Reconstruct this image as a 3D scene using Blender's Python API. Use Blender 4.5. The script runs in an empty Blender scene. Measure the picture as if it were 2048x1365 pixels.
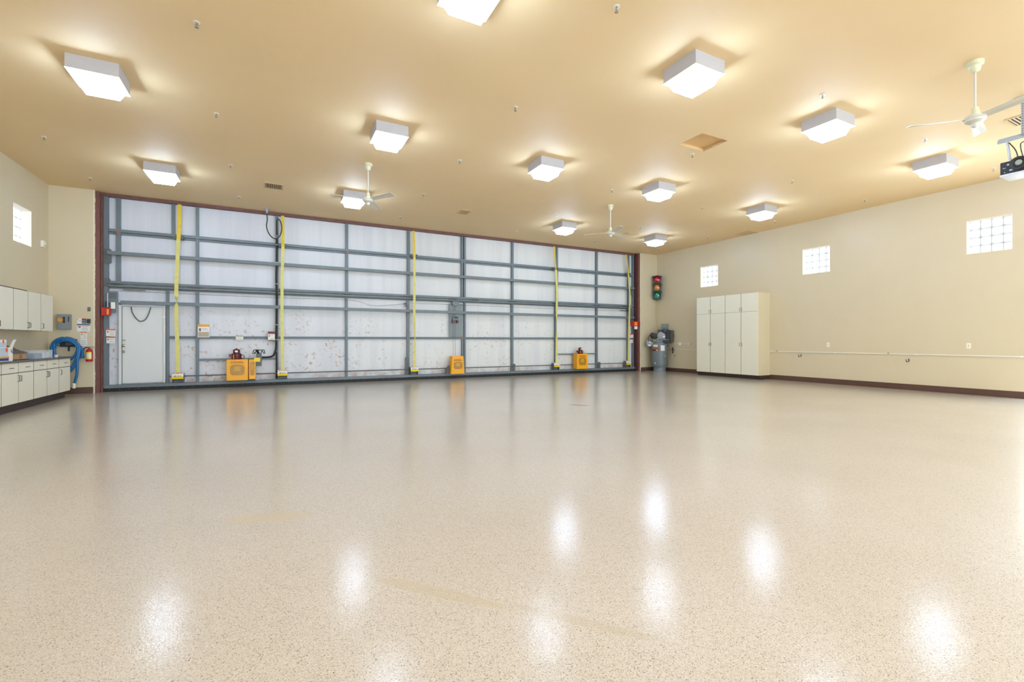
import bpy, bmesh, math, random
from mathutils import Vector, Matrix

C = bpy.context.scene.collection
R = math.radians
random.seed(7)

# ------------------------------------------------------------------ camera
FPX, YAW, HOR = 917.9, 0.4792, 681.5          # focal length in px, heading, horizon row (2048x1365 frame)
CAMZ = 1.25
cam_data = bpy.data.cameras.new('camera')
cam_data.sensor_width = 36.0
cam_data.lens = 36.0 * FPX / 2048.0
cam_data.shift_y = -(682.5 - HOR) / 2048.0
cam_data.clip_start = 0.05
cam_data.clip_end = 200
cam = bpy.data.objects.new('camera', cam_data)
C.objects.link(cam)
cam.location = (0, 0, CAMZ)
cam.rotation_euler = (R(90), 0, -YAW)
bpy.context.scene.camera = cam

# ------------------------------------------------------------------ world, exposure
sc = bpy.context.scene
sc.view_settings.view_transform = 'Standard'
sc.view_settings.look = 'None'
sc.view_settings.gamma = 1.0
sc.view_settings.exposure = 0.26
sc.view_settings.use_curve_mapping = False
try:
    sc.cycles.use_denoising = True
    sc.cycles.max_bounces = 14
    sc.cycles.diffuse_bounces = 10
    sc.cycles.sample_clamp_indirect = 8.0
    sc.cycles.caustics_reflective = False
except Exception:
    pass
world = bpy.data.worlds.new('sky')
sc.world = world
world.use_nodes = True
bg = world.node_tree.nodes['Background']
bg.inputs[0].default_value = (0.86, 1.0, 1.10, 1)
bg.inputs[1].default_value = 6.7
LAMP = 12.0                                   # radiance of the ceiling lenses
LAMPC = (0.79, 1.0, 1.33)
# daylight enters by a side door and an opening added behind the camera to brighten the room; portals only guide the sampling of that sky
for nm_, loc_, rot_, sx_, sy_ in (('added_opening_portal', (4.75, -11.1, 2.15), (R(90), 0, R(180)), 16.8, 4.3), ('side_opening_portal', (14.4, 1.99, 1.7), (R(90), 0, R(90)), 3.18, 3.4)):
    ld = bpy.data.lights.new(nm_, 'AREA'); ld.shape = 'RECTANGLE'; ld.size = sx_; ld.size_y = sy_; ld.cycles.is_portal = True
    lo_ = bpy.data.objects.new(nm_, ld); C.objects.link(lo_); lo_.location = loc_; lo_.rotation_euler = rot_

# ------------------------------------------------------------------ room dimensions (metres)
H = 4.833
XL, XR = -4.591, 14.262
YB, YD = 14.27, 14.475                         # inner face of the door wall, plane of the big door's frame
YF = -11.0                                      # wall behind the camera

def lin(c):
    return tuple((v / 12.92 if v <= 0.04045 else ((v + 0.055) / 1.055) ** 2.4) for v in [x / 255.0 for x in c])

def ray(x, y):
    u = (x - 1024) / FPX; v = (HOR - y) / FPX
    return (u * math.cos(YAW) + math.sin(YAW), -u * math.sin(YAW) + math.cos(YAW), v)
def onY(x, y, Y):                              # survey helpers: where a sight line meets a wall or the ceiling
    d = ray(x, y); t = Y / d[1]
    return (d[0] * t, CAMZ + d[2] * t)
def onZ(x, y, z=H):
    d = ray(x, y); t = (z - CAMZ) / d[2]
    return (d[0] * t, d[1] * t)
def onX(x, y, X):
    d = ray(x, y); t = X / d[0]
    return (d[1] * t, CAMZ + d[2] * t)

# ------------------------------------------------------------------ materials
MATS = {}
def mat(name, col, rough=0.5, metal=0.0, var=0.03, nscale=6.0, bump=0.0, bscale=60.0, spec=0.5, coat=0.0, emit=None, alpha=None, trans=0.0, srgb=True):
    if name in MATS:
        return MATS[name]
    m = bpy.data.materials.new(name); m.use_nodes = True
    nt = m.node_tree; N = nt.nodes; L = nt.links
    b = N['Principled BSDF']
    c = lin(col) if srgb else col
    tc = N.new('ShaderNodeTexCoord')
    nz = N.new('ShaderNodeTexNoise'); nz.inputs['Scale'].default_value = nscale; nz.inputs['Detail'].default_value = 4
    L.new(tc.outputs['Object'], nz.inputs['Vector'])
    rp = N.new('ShaderNodeValToRGB')
    rp.color_ramp.elements[0].position = 0.3; rp.color_ramp.elements[1].position = 0.7
    rp.color_ramp.elements[0].color = tuple(v * (1 - var) for v in c) + (1,)
    rp.color_ramp.elements[1].color = tuple(min(1, v * (1 + var)) for v in c) + (1,)
    L.new(nz.outputs['Fac'], rp.inputs['Fac'])
    L.new(rp.outputs['Color'], b.inputs['Base Color'])
    b.inputs['Roughness'].default_value = rough
    b.inputs['Metallic'].default_value = metal
    b.inputs['Specular IOR Level'].default_value = spec
    b.inputs['Coat Weight'].default_value = coat
    b.inputs['Coat Roughness'].default_value = 0.05
    if trans:
        b.inputs['Transmission Weight'].default_value = trans
    if alpha is not None:
        b.inputs['Alpha'].default_value = alpha
    if emit:
        b.inputs['Emission Color'].default_value = c + (1,)
        b.inputs['Emission Strength'].default_value = emit
    if bump:
        n2 = N.new('ShaderNodeTexNoise'); n2.inputs['Scale'].default_value = bscale; n2.inputs['Detail'].default_value = 3
        L.new(tc.outputs['Object'], n2.inputs['Vector'])
        bp = N.new('ShaderNodeBump'); bp.inputs['Strength'].default_value = bump; bp.inputs['Distance'].default_value = 0.01
        L.new(n2.outputs['Fac'], bp.inputs['Height']); L.new(bp.outputs['Normal'], b.inputs['Normal'])
    MATS[name] = m
    return m

WALLC = (208, 196, 167)
m_wall = mat('wall_paint', WALLC, rough=0.4, var=0.012, nscale=1.5, bump=0.12, bscale=35, spec=0.5)
m_ceil = mat('ceiling_paint', (229, 204, 160), rough=0.66, var=0.012, nscale=1.2, bump=0.1, bscale=30, spec=0.4)
m_bead = mat('raw_corner_bead', (228, 218, 196), rough=0.8, var=0.12, nscale=30)
m_base = mat('brown_baseboard', (88, 62, 52), rough=0.45, var=0.06, nscale=8)
m_brown = mat('brown_primer_steel', (112, 72, 65), rough=0.55, var=0.14, nscale=9)
m_brownd = mat('dark_brown_steel', (70, 36, 38), rough=0.55, var=0.12, nscale=9)
m_grey = mat('blue_grey_steel', (106, 118, 125), rough=0.42, var=0.05, nscale=5)
m_greyd = mat('dark_grey_steel', (92, 98, 100), rough=0.5, var=0.1, nscale=10)
m_rubber = mat('black_rubber', (22, 21, 22), rough=0.6, var=0.2)
m_black = mat('black_plastic', (26, 27, 30), rough=0.45, var=0.2)
m_white = mat('white_plastic', (236, 236, 230), rough=0.4, var=0.01)
m_cream = mat('cream_laminate', (228, 226, 208), rough=0.38, var=0.012, nscale=3)
m_creamside = mat('beige_side_panel', (208, 197, 166), rough=0.45, var=0.012, nscale=3)
m_counter = mat('dark_laminate_counter', (74, 66, 64), rough=0.25, var=0.1, nscale=40)
m_void = mat('dark_gap', (24, 22, 22), rough=0.8)
m_chrome = mat('chrome', (190, 192, 196), rough=0.2, metal=1.0)
m_galv = mat('galvanised_steel', (170, 174, 180), rough=0.35, metal=0.7, var=0.08, nscale=20)
m_yellow = mat('safety_yellow_paint', (238, 168, 2), rough=0.38, var=0.03)
m_amber = mat('amber_mesh', (168, 120, 20), rough=0.35, var=0.16, nscale=14)
m_red = mat('dark_red_enamel', (86, 10, 26), rough=0.35, var=0.08)
m_brightred = mat('bright_red_enamel', (186, 20, 26), rough=0.35, var=0.05)
m_blue = mat('blue_vinyl_hose', (14, 100, 160), rough=0.35, var=0.08, nscale=30)
m_sticker = mat('white_sticker', (230, 230, 228), rough=0.5, var=0.01)
m_orange = mat('orange_print', (226, 104, 24), rough=0.5)
m_amberp = mat('amber_print', (232, 158, 36), rough=0.5)
m_navy = mat('navy_print', (26, 54, 120), rough=0.5)
m_print = mat('grey_print', (120, 122, 126), rough=0.6)
m_dprint = mat('dark_print', (44, 46, 56), rough=0.6)
m_redp = mat('red_print', (206, 44, 26), rough=0.6)
m_lampbox = mat('lamp_white_enamel', (184, 184, 190), rough=0.4, var=0.01)
m_fan = mat('fan_white_enamel', (206, 205, 194), rough=0.35, var=0.015)
m_fancream = mat('fan_cream_plastic', (212, 212, 180), rough=0.4, var=0.015)
m_steelgrey = mat('compressor_grey_enamel', (112, 122, 130), rough=0.38, var=0.06)
m_pdoor = mat('white_door_paint', (212, 216, 218), rough=0.4, var=0.015, nscale=2)
m_frost = mat('brown_glass', (96, 48, 26), rough=0.15, var=0.1)
m_card = mat('cardboard', (182, 146, 104), rough=0.8, var=0.08, nscale=20)
m_vent = mat('painted_vent', (206, 178, 132), rough=0.45, var=0.02)
m_ventdark = mat('vent_shadow', (70, 52, 34), rough=0.8, var=0.1)
m_brass = mat('brass', (196, 160, 84), rough=0.3, metal=1.0)

def emis(name, col, strength):
    if name in MATS: return MATS[name]
    m = bpy.data.materials.new(name); m.use_nodes = True
    nt = m.node_tree; nt.nodes.clear()
    e = nt.nodes.new('ShaderNodeEmission'); o = nt.nodes.new('ShaderNodeOutputMaterial')
    e.inputs[0].default_value = tuple(col) + (1,); e.inputs[1].default_value = strength
    nt.links.new(e.outputs[0], o.inputs[0]); MATS[name] = m
    return m

def make_floor_mat():
    m = bpy.data.materials.new('flake_epoxy'); m.use_nodes = True
    nt = m.node_tree; N = nt.nodes; L = nt.links; b = N['Principled BSDF']
    tc = N.new('ShaderNodeTexCoord')
    vo = N.new('ShaderNodeTexVoronoi'); vo.inputs['Scale'].default_value = 290; vo.feature = 'F1'
    L.new(tc.outputs['Object'], vo.inputs['Vector'])
    sep = N.new('ShaderNodeSeparateColor'); L.new(vo.outputs['Color'], sep.inputs[0])
    rp = N.new('ShaderNodeValToRGB'); rp.color_ramp.interpolation = 'CONSTANT'
    el = rp.color_ramp.elements
    stops = [(0.0, (112, 100, 88)), (0.022, (166, 152, 136)), (0.08, (192, 182, 167)), (0.25, (207, 199, 186)), (0.62, (214, 207, 196)), (0.86, (221, 215, 204)), (0.95, (201, 188, 174))]
    el[0].position = 0; el[0].color = lin(stops[0][1]) + (1,)
    el[1].position = stops[1][0]; el[1].color = lin(stops[1][1]) + (1,)
    for p, c in stops[2:]:
        e = el.new(p); e.color = lin(c) + (1,)
    L.new(sep.outputs[0], rp.inputs['Fac'])
    # broad tonal unevenness of the coating
    nz = N.new('ShaderNodeTexNoise'); nz.inputs['Scale'].default_value = 0.6; nz.inputs['Detail'].default_value = 5
    L.new(tc.outputs['Object'], nz.inputs['Vector'])
    r2 = N.new('ShaderNodeValToRGB'); r2.color_ramp.elements[0].position = 0.35; r2.color_ramp.elements[1].position = 0.65
    r2.color_ramp.elements[0].color = (0.93, 0.925, 0.905, 1); r2.color_ramp.elements[1].color = (1, 1, 1, 1)
    L.new(nz.outputs['Fac'], r2.inputs['Fac'])
    mx = N.new('ShaderNodeMix'); mx.data_type = 'RGBA'; mx.blend_type = 'MULTIPLY'; mx.inputs[0].default_value = 1
    L.new(rp.outputs['Color'], mx.inputs[6]); L.new(r2.outputs['Color'], mx.inputs[7])
    last = mx.outputs[2]
    # two old stains on the floor
    sx = N.new('ShaderNodeSeparateXYZ'); L.new(tc.outputs['Object'], sx.inputs[0])
    def M(op, a, b_=None, c_=None):
        n = N.new('ShaderNodeMath'); n.operation = op
        for i, v in enumerate((a, b_, c_)):
            if v is None: continue
            if isinstance(v, (int, float)): n.inputs[i].default_value = v
            else: L.new(v, n.inputs[i])
        return n.outputs[0]
    n3 = N.new('ShaderNodeTexNoise'); n3.inputs['Scale'].default_value = 3.0; n3.inputs['Detail'].default_value = 5
    L.new(tc.outputs['Object'], n3.inputs['Vector'])
    def blot(px, py, qx, qy, wid, amt, colr):
        nonlocal last
        a = onZ(px, py, 0.0); c = onZ(qx, qy, 0.0)
        cx, cy = (a[0] + c[0]) / 2, (a[1] + c[1]) / 2
        ang = math.atan2(c[1] - a[1], c[0] - a[0]); hl = math.hypot(c[0] - a[0], c[1] - a[1]) / 2
        dx = M('SUBTRACT', sx.outputs[0], cx); dy = M('SUBTRACT', sx.outputs[1], cy)
        u = M('ADD', M('MULTIPLY', dx, math.cos(ang)), M('MULTIPLY', dy, math.sin(ang)))
        v = M('SUBTRACT', M('MULTIPLY', dy, math.cos(ang)), M('MULTIPLY', dx, math.sin(ang)))
        q = M('ADD', M('POWER', M('DIVIDE', M('ABSOLUTE', u), hl), 2.0), M('POWER', M('DIVIDE', M('ABSOLUTE', v), wid), 2.0))
        q = M('ADD', q, M('MULTIPLY', M('SUBTRACT', n3.outputs['Fac'], 0.5), 2.2))
        k = N.new('ShaderNodeMapRange'); k.inputs[1].default_value = 0.75; k.inputs[2].default_value = 1.15
        k.inputs[3].default_value = amt; k.inputs[4].default_value = 0.0
        L.new(q, k.inputs[0])
        mm = N.new('ShaderNodeMix'); mm.data_type = 'RGBA'; mm.blend_type = 'MIX'
        L.new(k.outputs[0], mm.inputs[0]); L.new(last, mm.inputs[6]); mm.inputs[7].default_value = lin(colr) + (1,)
        last = mm.outputs[2]
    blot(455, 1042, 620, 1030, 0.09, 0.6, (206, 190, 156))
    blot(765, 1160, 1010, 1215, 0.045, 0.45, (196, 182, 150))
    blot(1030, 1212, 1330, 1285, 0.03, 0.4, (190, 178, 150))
    blot(1136, 810, 1180, 812, 0.05, 0.75, (92, 84, 76))
    L.new(last, b.inputs['Base Color'])
    b.inputs['Roughness'].default_value = 0.42
    b.inputs['Specular IOR Level'].default_value = 0.3
    b.inputs['Coat Weight'].default_value = 1.0
    b.inputs['Coat Roughness'].default_value = 0.10
    b.inputs['Coat IOR'].default_value = 1.26
    # orange-peel surface of the poured clear coat
    n4 = N.new('ShaderNodeTexNoise'); n4.inputs['Scale'].default_value = 100; n4.inputs['Detail'].default_value = 2
    L.new(tc.outputs['Object'], n4.inputs['Vector'])
    bp = N.new('ShaderNodeBump'); bp.inputs['Strength'].default_value = 0.25; bp.inputs['Distance'].default_value = 0.0022
    L.new(n4.outputs['Fac'], bp.inputs['Height'])
    L.new(bp.outputs['Normal'], b.inputs['Coat Normal']); L.new(bp.outputs['Normal'], b.inputs['Normal'])
    return m

def make_skin_mat():
    m = bpy.data.materials.new('white_insulation_facing'); m.use_nodes = True
    nt = m.node_tree; N = nt.nodes; L = nt.links; b = N['Principled BSDF']
    tc = N.new('ShaderNodeTexCoord')
    def noise(scale, det, vec=None, mp=None):
        n = N.new('ShaderNodeTexNoise'); n.inputs['Scale'].default_value = scale; n.inputs['Detail'].default_value = det
        if mp:
            k = N.new('ShaderNodeMapping'); k.inputs['Scale'].default_value = mp
            L.new(tc.outputs['Object'], k.inputs[0]); L.new(k.outputs[0], n.inputs['Vector'])
        else: L.new(tc.outputs['Object'], n.inputs['Vector'])
        return n.outputs['Fac']
    def rng(v, a, b_, c=0.0, d=1.0):
        k = N.new('ShaderNodeMapRange'); k.inputs[1].default_value = a; k.inputs[2].default_value = b_
        k.inputs[3].default_value = c; k.inputs[4].default_value = d; L.new(v, k.inputs[0]); return k.outputs[0]
    def mul(a, c):
        n = N.new('ShaderNodeMath'); n.operation = 'MULTIPLY'
        L.new(a, n.inputs[0])
        if isinstance(c, float): n.inputs[1].default_value = c
        else: L.new(c, n.inputs[1])
        return n.outputs[0]
    def mx(fac, a, c):
        n = N.new('ShaderNodeMix'); n.data_type = 'RGBA'
        L.new(fac, n.inputs[0])
        if isinstance(a, tuple): n.inputs[6].default_value = lin(a) + (1,)
        else: L.new(a, n.inputs[6])
        n.inputs[7].default_value = lin(c) + (1,)
        return n.outputs[2]
    sx = N.new('ShaderNodeSeparateXYZ'); L.new(tc.outputs['Object'], sx.inputs[0])
    base = mx(rng(sx.outputs[0], -3.0, 7.0), (214, 218, 228), (219, 222, 221))
    streak = noise(1.0, 4, mp=(3.5, 1, 0.22))
    base = mx(rng(streak, 0.42, 0.62, 0.0, 0.35), base, (196, 196, 206))
    # rusty mud splashes below the fold and along the ledges
    low = rng(sx.outputs[2], 2.5, 1.1)
    patch = noise(1.7, 4)
    fine = noise(11.0, 7)
    s1 = mul(mul(rng(fine, 0.55, 0.65), rng(patch, 0.46, 0.60)), low)
    fade = rng(sx.outputs[0], 12.0, 2.0, 0.15, 0.9)
    base = mx(mul(s1, fade), base, (180, 150, 118))
    ledge = rng(sx.outputs[2], 2.70, 2.64)
    ledge2 = rng(sx.outputs[2], 2.55, 2.62)
    s2 = mul(mul(ledge, ledge2), rng(noise(9, 5), 0.45, 0.6))
    base = mx(mul(s2, 0.6), base, (150, 126, 100))
    bot = mul(rng(sx.outputs[2], 0.42, 0.17), rng(noise(4.5, 6), 0.42, 0.62))
    base = mx(mul(bot, 0.55), base, (170, 128, 104))
    L.new(base, b.inputs['Base Color'])
    b.inputs['Roughness'].default_value = 0.5
    b.inputs['Specular IOR Level'].default_value = 0.4
    bp = N.new('ShaderNodeBump'); bp.inputs['Strength'].default_value = 0.25; bp.inputs['Distance'].default_value = 0.03
    L.new(noise(1.0, 3, mp=(7, 1, 0.5)), bp.inputs['Height']); L.new(bp.outputs['Normal'], b.inputs['Normal'])
    return m

def make_glassblock_mat():
    m = bpy.data.materials.new('rippled_glass_block'); m.use_nodes = True
    nt = m.node_tree; N = nt.nodes; L = nt.links; N.clear()
    o = N.new('ShaderNodeOutputMaterial')
    tr = N.new('ShaderNodeBsdfTranslucent')
    gl = N.new('ShaderNodeBsdfGlossy'); gl.inputs['Roughness'].default_value = 0.15
    tc = N.new('ShaderNodeTexCoord')
    n = N.new('ShaderNodeTexNoise'); n.inputs['Scale'].default_value = 26; n.inputs['Detail'].default_value = 2; n.inputs['Distortion'].default_value = 2.5
    L.new(tc.outputs['Object'], n.inputs['Vector'])
    rp = N.new('ShaderNodeValToRGB'); rp.color_ramp.elements[0].position = 0.35; rp.color_ramp.elements[1].position = 0.6
    rp.color_ramp.elements[0].color = (0.52, 0.50, 0.49, 1); rp.color_ramp.elements[1].color = (0.69, 0.66, 0.64, 1)
    L.new(n.outputs['Fac'], rp.inputs['Fac']); L.new(rp.outputs[0], tr.inputs[0])
    mi = N.new('ShaderNodeMixShader'); mi.inputs[0].default_value = 0.06
    L.new(tr.outputs[0], mi.inputs[1]); L.new(gl.outputs[0], mi.inputs[2]); L.new(mi.outputs[0], o.inputs[0])
    return m

m_floor = make_floor_mat()
m_skin = make_skin_mat()
m_gblock = make_glassblock_mat()
m_grout = mat('pale_grout', (170, 176, 172), rough=0.7)
m_reveal = mat('white_window_reveal', (240, 234, 226), rough=0.6, var=0.01)
m_lens = emis('lamp_lens_glow', LAMPC, LAMP)
m_lensside = emis('lamp_lens_side_glow', LAMPC, LAMP * 3.35)
m_lensrim = emis('lamp_lens_rim_glow', LAMPC, LAMP * 0.7)

# ------------------------------------------------------------------ mesh helpers
class MB:
    def __init__(s): s.v = []; s.f = []
    def add(s, vs, fs):
        o = len(s.v); s.v += [tuple(v) for v in vs]; s.f += [tuple(i + o for i in f) for f in fs]; return s
    def box(s, x0, x1, y0, y1, z0, z1):
        x0, x1 = min(x0, x1), max(x0, x1); y0, y1 = min(y0, y1), max(y0, y1); z0, z1 = min(z0, z1), max(z0, z1)
        return s.add([(x0, y0, z0), (x1, y0, z0), (x1, y1, z0), (x0, y1, z0), (x0, y0, z1), (x1, y0, z1), (x1, y1, z1), (x0, y1, z1)],
                     [(0, 3, 2, 1), (4, 5, 6, 7), (0, 1, 5, 4), (1, 2, 6, 5), (2, 3, 7, 6), (3, 0, 4, 7)])
    def prism(s, pts, axis, a, b):
        """pts = 2D polygon; extruded along axis ('x': pts=(y,z), 'y': pts=(x,z), 'z': pts=(x,y)) from a to b"""
        n = len(pts)
        def P(p, t):
            return {'x': (t, p[0], p[1]), 'y': (p[0], t, p[1]), 'z': (p[0], p[1], t)}[axis]
        vs = [P(p, a) for p in pts] + [P(p, b) for p in pts]
        fs = [tuple(range(n))[::-1], tuple(range(n, 2 * n))] + [(i, (i + 1) % n, n + (i + 1) % n, n + i) for i in range(n)]
        return s.add(vs, fs)
    def lathe(s, prof, c=(0, 0, 0), axis='z', n=24, cap=True):
        vs = []; fs = []
        for r, h in prof:
            for i in range(n):
                a = 2 * math.pi * i / n; p = (r * math.cos(a), r * math.sin(a), h)
                if axis == 'x': p = (p[2], p[0], p[1])
                elif axis == 'y': p = (p[0], p[2], p[1])
                vs.append((p[0] + c[0], p[1] + c[1], p[2] + c[2]))
        for k in range(len(prof) - 1):
            for i in range(n):
                fs.append((k * n + i, k * n + (i + 1) % n, (k + 1) * n + (i + 1) % n, (k + 1) * n + i))
        if cap:
            fs.append(tuple(range(n))[::-1]); fs.append(tuple(range((len(prof) - 1) * n, len(prof) * n)))
        return s.add(vs, fs)
    def cyl(s, c, r, h, axis='z', n=20):
        return s.lathe([(r, 0), (r, h)], c, axis, n)
    def tube(s, pts, r, n=8):
        pts = [Vector(p) for p in pts]; vs = []; fs = []; prev = None
        for i, p in enumerate(pts):
            t = (pts[min(i + 1, len(pts) - 1)] - pts[max(i - 1, 0)]).normalized()
            if prev is None:
                u = t.orthogonal().normalized()
            else:
                u = (prev - t * prev.dot(t))
                u = u.normalized() if u.length > 1e-6 else t.orthogonal().normalized()
            prev = u; w = t.cross(u)
            for k in range(n):
                a = 2 * math.pi * k / n; q = p + (u * math.cos(a) + w * math.sin(a)) * r; vs.append(tuple(q))
        for i in range(len(pts) - 1):
            for k in range(n):
                fs.append((i * n + k, i * n + (k + 1) % n, (i + 1) * n + (k + 1) % n, (i + 1) * n + k))
        fs.append(tuple(range(n))[::-1]); fs.append(tuple(range((len(pts) - 1) * n, len(pts) * n)))
        return s.add(vs, fs)
    def build(s, name, m, parent=None, bevel=0.0, smooth=False):
        me = bpy.data.meshes.new(name)
        me.from_pydata(s.v, [], s.f); me.update()
        bm = bmesh.new(); bm.from_mesh(me); bmesh.ops.recalc_face_normals(bm, faces=bm.faces); bm.to_mesh(me); bm.free()
        if smooth:
            for p in me.polygons: p.use_smooth = True
            try: me.set_sharp_from_angle(angle=R(38))
            except Exception: pass
        me.materials.append(m)
        o = bpy.data.objects.new(name, me); C.objects.link(o)
        if parent is not None: o.parent = parent
        if bevel:
            b = o.modifiers.new('bevel', 'BEVEL'); b.width = bevel; b.segments = 2; b.limit_method = 'ANGLE'
        return o

def smooth_path(pts, n=6):
    """Catmull-Rom through the points"""
    P = [Vector(p) for p in pts]; out = []
    for i in range(len(P) - 1):
        p0 = P[max(i - 1, 0)]; p1 = P[i]; p2 = P[i + 1]; p3 = P[min(i + 2, len(P) - 1)]
        for k in range(n):
            t = k / n
            out.append(0.5 * ((2 * p1) + (-p0 + p2) * t + (2 * p0 - 5 * p1 + 4 * p2 - p3) * t * t + (-p0 + 3 * p1 - 3 * p2 + p3) * t ** 3))
    out.append(P[-1]); return out

def rrect(x0, x1, z0, z1, r, n=5):
    pts = []
    for cx, cz, a0 in ((x1 - r, z1 - r, 0), (x0 + r, z1 - r, 90), (x0 + r, z0 + r, 180), (x1 - r, z0 + r, 270)):
        for k in range(n + 1):
            a = R(a0 + 90 * k / n); pts.append((cx + r * math.cos(a), cz + r * math.sin(a)))
    return pts

def thing(name, label, cat, loc=(0, 0, 0), rotz=0.0, group=None, kind=None):
    o = bpy.data.objects.new(name, None); C.objects.link(o); o.empty_display_size = 0.1
    o.location = loc; o.rotation_euler = (0, 0, rotz)
    if kind: o['kind'] = kind
    if label: o['label'] = label
    if cat: o['category'] = cat
    if group: o['group'] = group
    return o
def tag(o, label, cat, group=None):
    o['label'] = label; o['category'] = cat
    if group: o['group'] = group
    return o
def struct(o, label=None):
    o['kind'] = 'structure'
    if label: o['label'] = label
    return o
def dup(root, loc=None, label=None, rotz=None):
    def cp(o, par):
        c = o.copy(); C.objects.link(c)
        if par is not None: c.parent = par
        for ch in kids.get(o.name, []): cp(ch, c)
        return c
    kids = {}
    for o in C.objects:
        if o.parent: kids.setdefault(o.parent.name, []).append(o)
    r = cp(root, None)
    if loc: r.location = loc
    if rotz is not None: r.rotation_euler = (0, 0, rotz)
    if label: r['label'] = label
    return r

def text_mesh(name, txt, size, m, parent, loc, width=None, depth=0.002, rot=(R(90), 0, 0)):
    cu = bpy.data.curves.new(name, 'FONT'); cu.body = txt; cu.size = size; cu.extrude = depth
    cu.align_x = 'CENTER'; cu.align_y = 'CENTER'
    t = bpy.data.objects.new(name, cu); C.objects.link(t)
    dg = bpy.context.evaluated_depsgraph_get()
    me = bpy.data.meshes.new_from_object(t.evaluated_get(dg))
    xs = [v.co.x for v in me.vertices]; w = max(xs) - min(xs)
    k = width / w if width else 1.0
    for v in me.vertices: v.co.x *= k
    bpy.data.objects.remove(t); bpy.data.curves.remove(cu)
    me.materials.clear(); me.materials.append(m)
    o = bpy.data.objects.new(name, me); C.objects.link(o); o.parent = parent
    o.location = loc; o.rotation_euler = rot
    return o

# ------------------------------------------------------------------ room shell
fl = MB().box(XL - 0.3, XR + 0.3, YF - 0.3, 14.75, -0.12, 0.0).build('floor', m_floor); struct(fl)

def cells(u0, u1, v0, v1, holes):
    us = sorted(set([u0, u1] + [h[0] for h in holes] + [h[1] for h in holes]))
    vs = sorted(set([v0, v1] + [h[2] for h in holes] + [h[3] for h in holes]))
    for i in range(len(us) - 1):
        # merge vertically free runs
        run = None
        for j in range(len(vs) - 1):
            uc = (us[i] + us[i + 1]) / 2; vc = (vs[j] + vs[j + 1]) / 2
            hole = any(h[0] < uc < h[1] and h[2] < vc < h[3] for h in holes)
            if hole:
                if run: yield us[i], us[i + 1], run[0], run[1]
                run = None
            else:
                run = (run[0] if run else vs[j], vs[j + 1])
        if run: yield us[i], us[i + 1], run[0], run[1]

HATCH = (6.56, 7.234, 5.512, 6.053)
b = MB()
for x0, x1, y0, y1 in cells(XL - 0.3, XR + 0.3, YF - 0.3, 14.75, [HATCH]):
    b.box(x0, x1, y0, y1, H, H + 0.12)
struct(b.build('ceiling', m_ceil))

WINR = [(11.293, 12.059), (7.528, 8.305), (3.839, 4.586)]
WZ = (3.245, 4.01)
DOORR = (0.4, 3.58, 0.0, 3.4)
b = MB()
for y0, y1, z0, z1 in cells(YF, YB + 0.3, 0, H, [(a, c, WZ[0], WZ[1]) for a, c in WINR] + [DOORR]):
    b.box(XR, XR + 0.24, y0, y1, z0, z1)
struct(b.build('wall_right', m_wall))
WINL = (12.658, 13.443)
b = MB()
for y0, y1, z0, z1 in cells(YF, YB + 0.3, 0, H, [(WINL[0], WINL[1], WZ[0], WZ[1])]):
    b.box(XL - 0.24, XL, y0, y1, z0, z1)
struct(b.build('wall_left', m_wall))
b = MB()
for x0, x1, z0, z1 in cells(XL - 0.24, XR + 0.24, 0, H, [(-3.65, 13.15, 0.0, 4.3)]):  # wide opening added to this unseen wall to let sky light in
    b.box(x0, x1, YF - 0.24, YF, z0, z1)
struct(b.build('wall_front', m_wall))
b = MB().box(XL, -3.79, YB, YB + 0.3, 0, H).box(13.355, XR, YB, YB + 0.3, 0, H)
struct(b.build('wall_back', m_wall))
# ragged unpainted wall edge beside both steel jambs
def ragged(x0, x1, side):
    b = MB(); z = 0.0
    while z < H:
        h = random.uniform(0.03, 0.11); z1 = min(H, z + h); j = random.uniform(-0.006, 0.006)
        if side < 0: b.box(x0, x1 + j, YB - 0.004, YB + 0.1, z, z1)
        else: b.box(x0 + j, x1, YB - 0.004, YB + 0.1, z, z1)
        z = z1
    return b
struct(ragged(-3.80, -3.772, -1).build('trim_1', m_bead))
struct(ragged(13.335, 13.36, 1).build('trim_2', m_bead))
# steel jambs and header
b = MB().box(-3.772, -3.69, YB + 0.02, 14.62, 0, H - 0.02).box(-3.69, -3.66, YB + 0.12, 14.62, 0, H - 0.02)
struct(b.build('trim_3', m_brown))
b = MB().box(13.24, 13.335, YB + 0.02, 14.62, 0, H - 0.02)
struct(b.build('trim_4', m_brown))
struct(MB().box(13.165, 13.24, YB + 0.10, 14.62, 0, H - 0.02).build('trim_5', m_brownd))
struct(MB().box(-3.69, 13.24, YB + 0.14, 14.62, H - 0.072, H).build('trim_6', m_brown))
# baseboards
struct(MB().box(XL, -3.80, YB - 0.012, YB, 0, 0.148).build('baseboard_back_left', m_base, bevel=0.003))
struct(MB().box(13.36, XR, YB - 0.012, YB, 0, 0.148).build('baseboard_back_right', m_base, bevel=0.003))
b = MB().box(XR - 0.012, XR, 11.74, YB - 0.012, 0, 0.148).box(XR - 0.012, XR, 3.58, 9.33, 0, 0.148).box(XR - 0.012, XR, YF, 0.4, 0, 0.148)
struct(b.build('baseboard_right', m_base, bevel=0.003))
struct(MB().box(XL, XL + 0.012, YF, YB - 0.012, 0, 0.148).build('baseboard_left', m_base, bevel=0.003))

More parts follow.
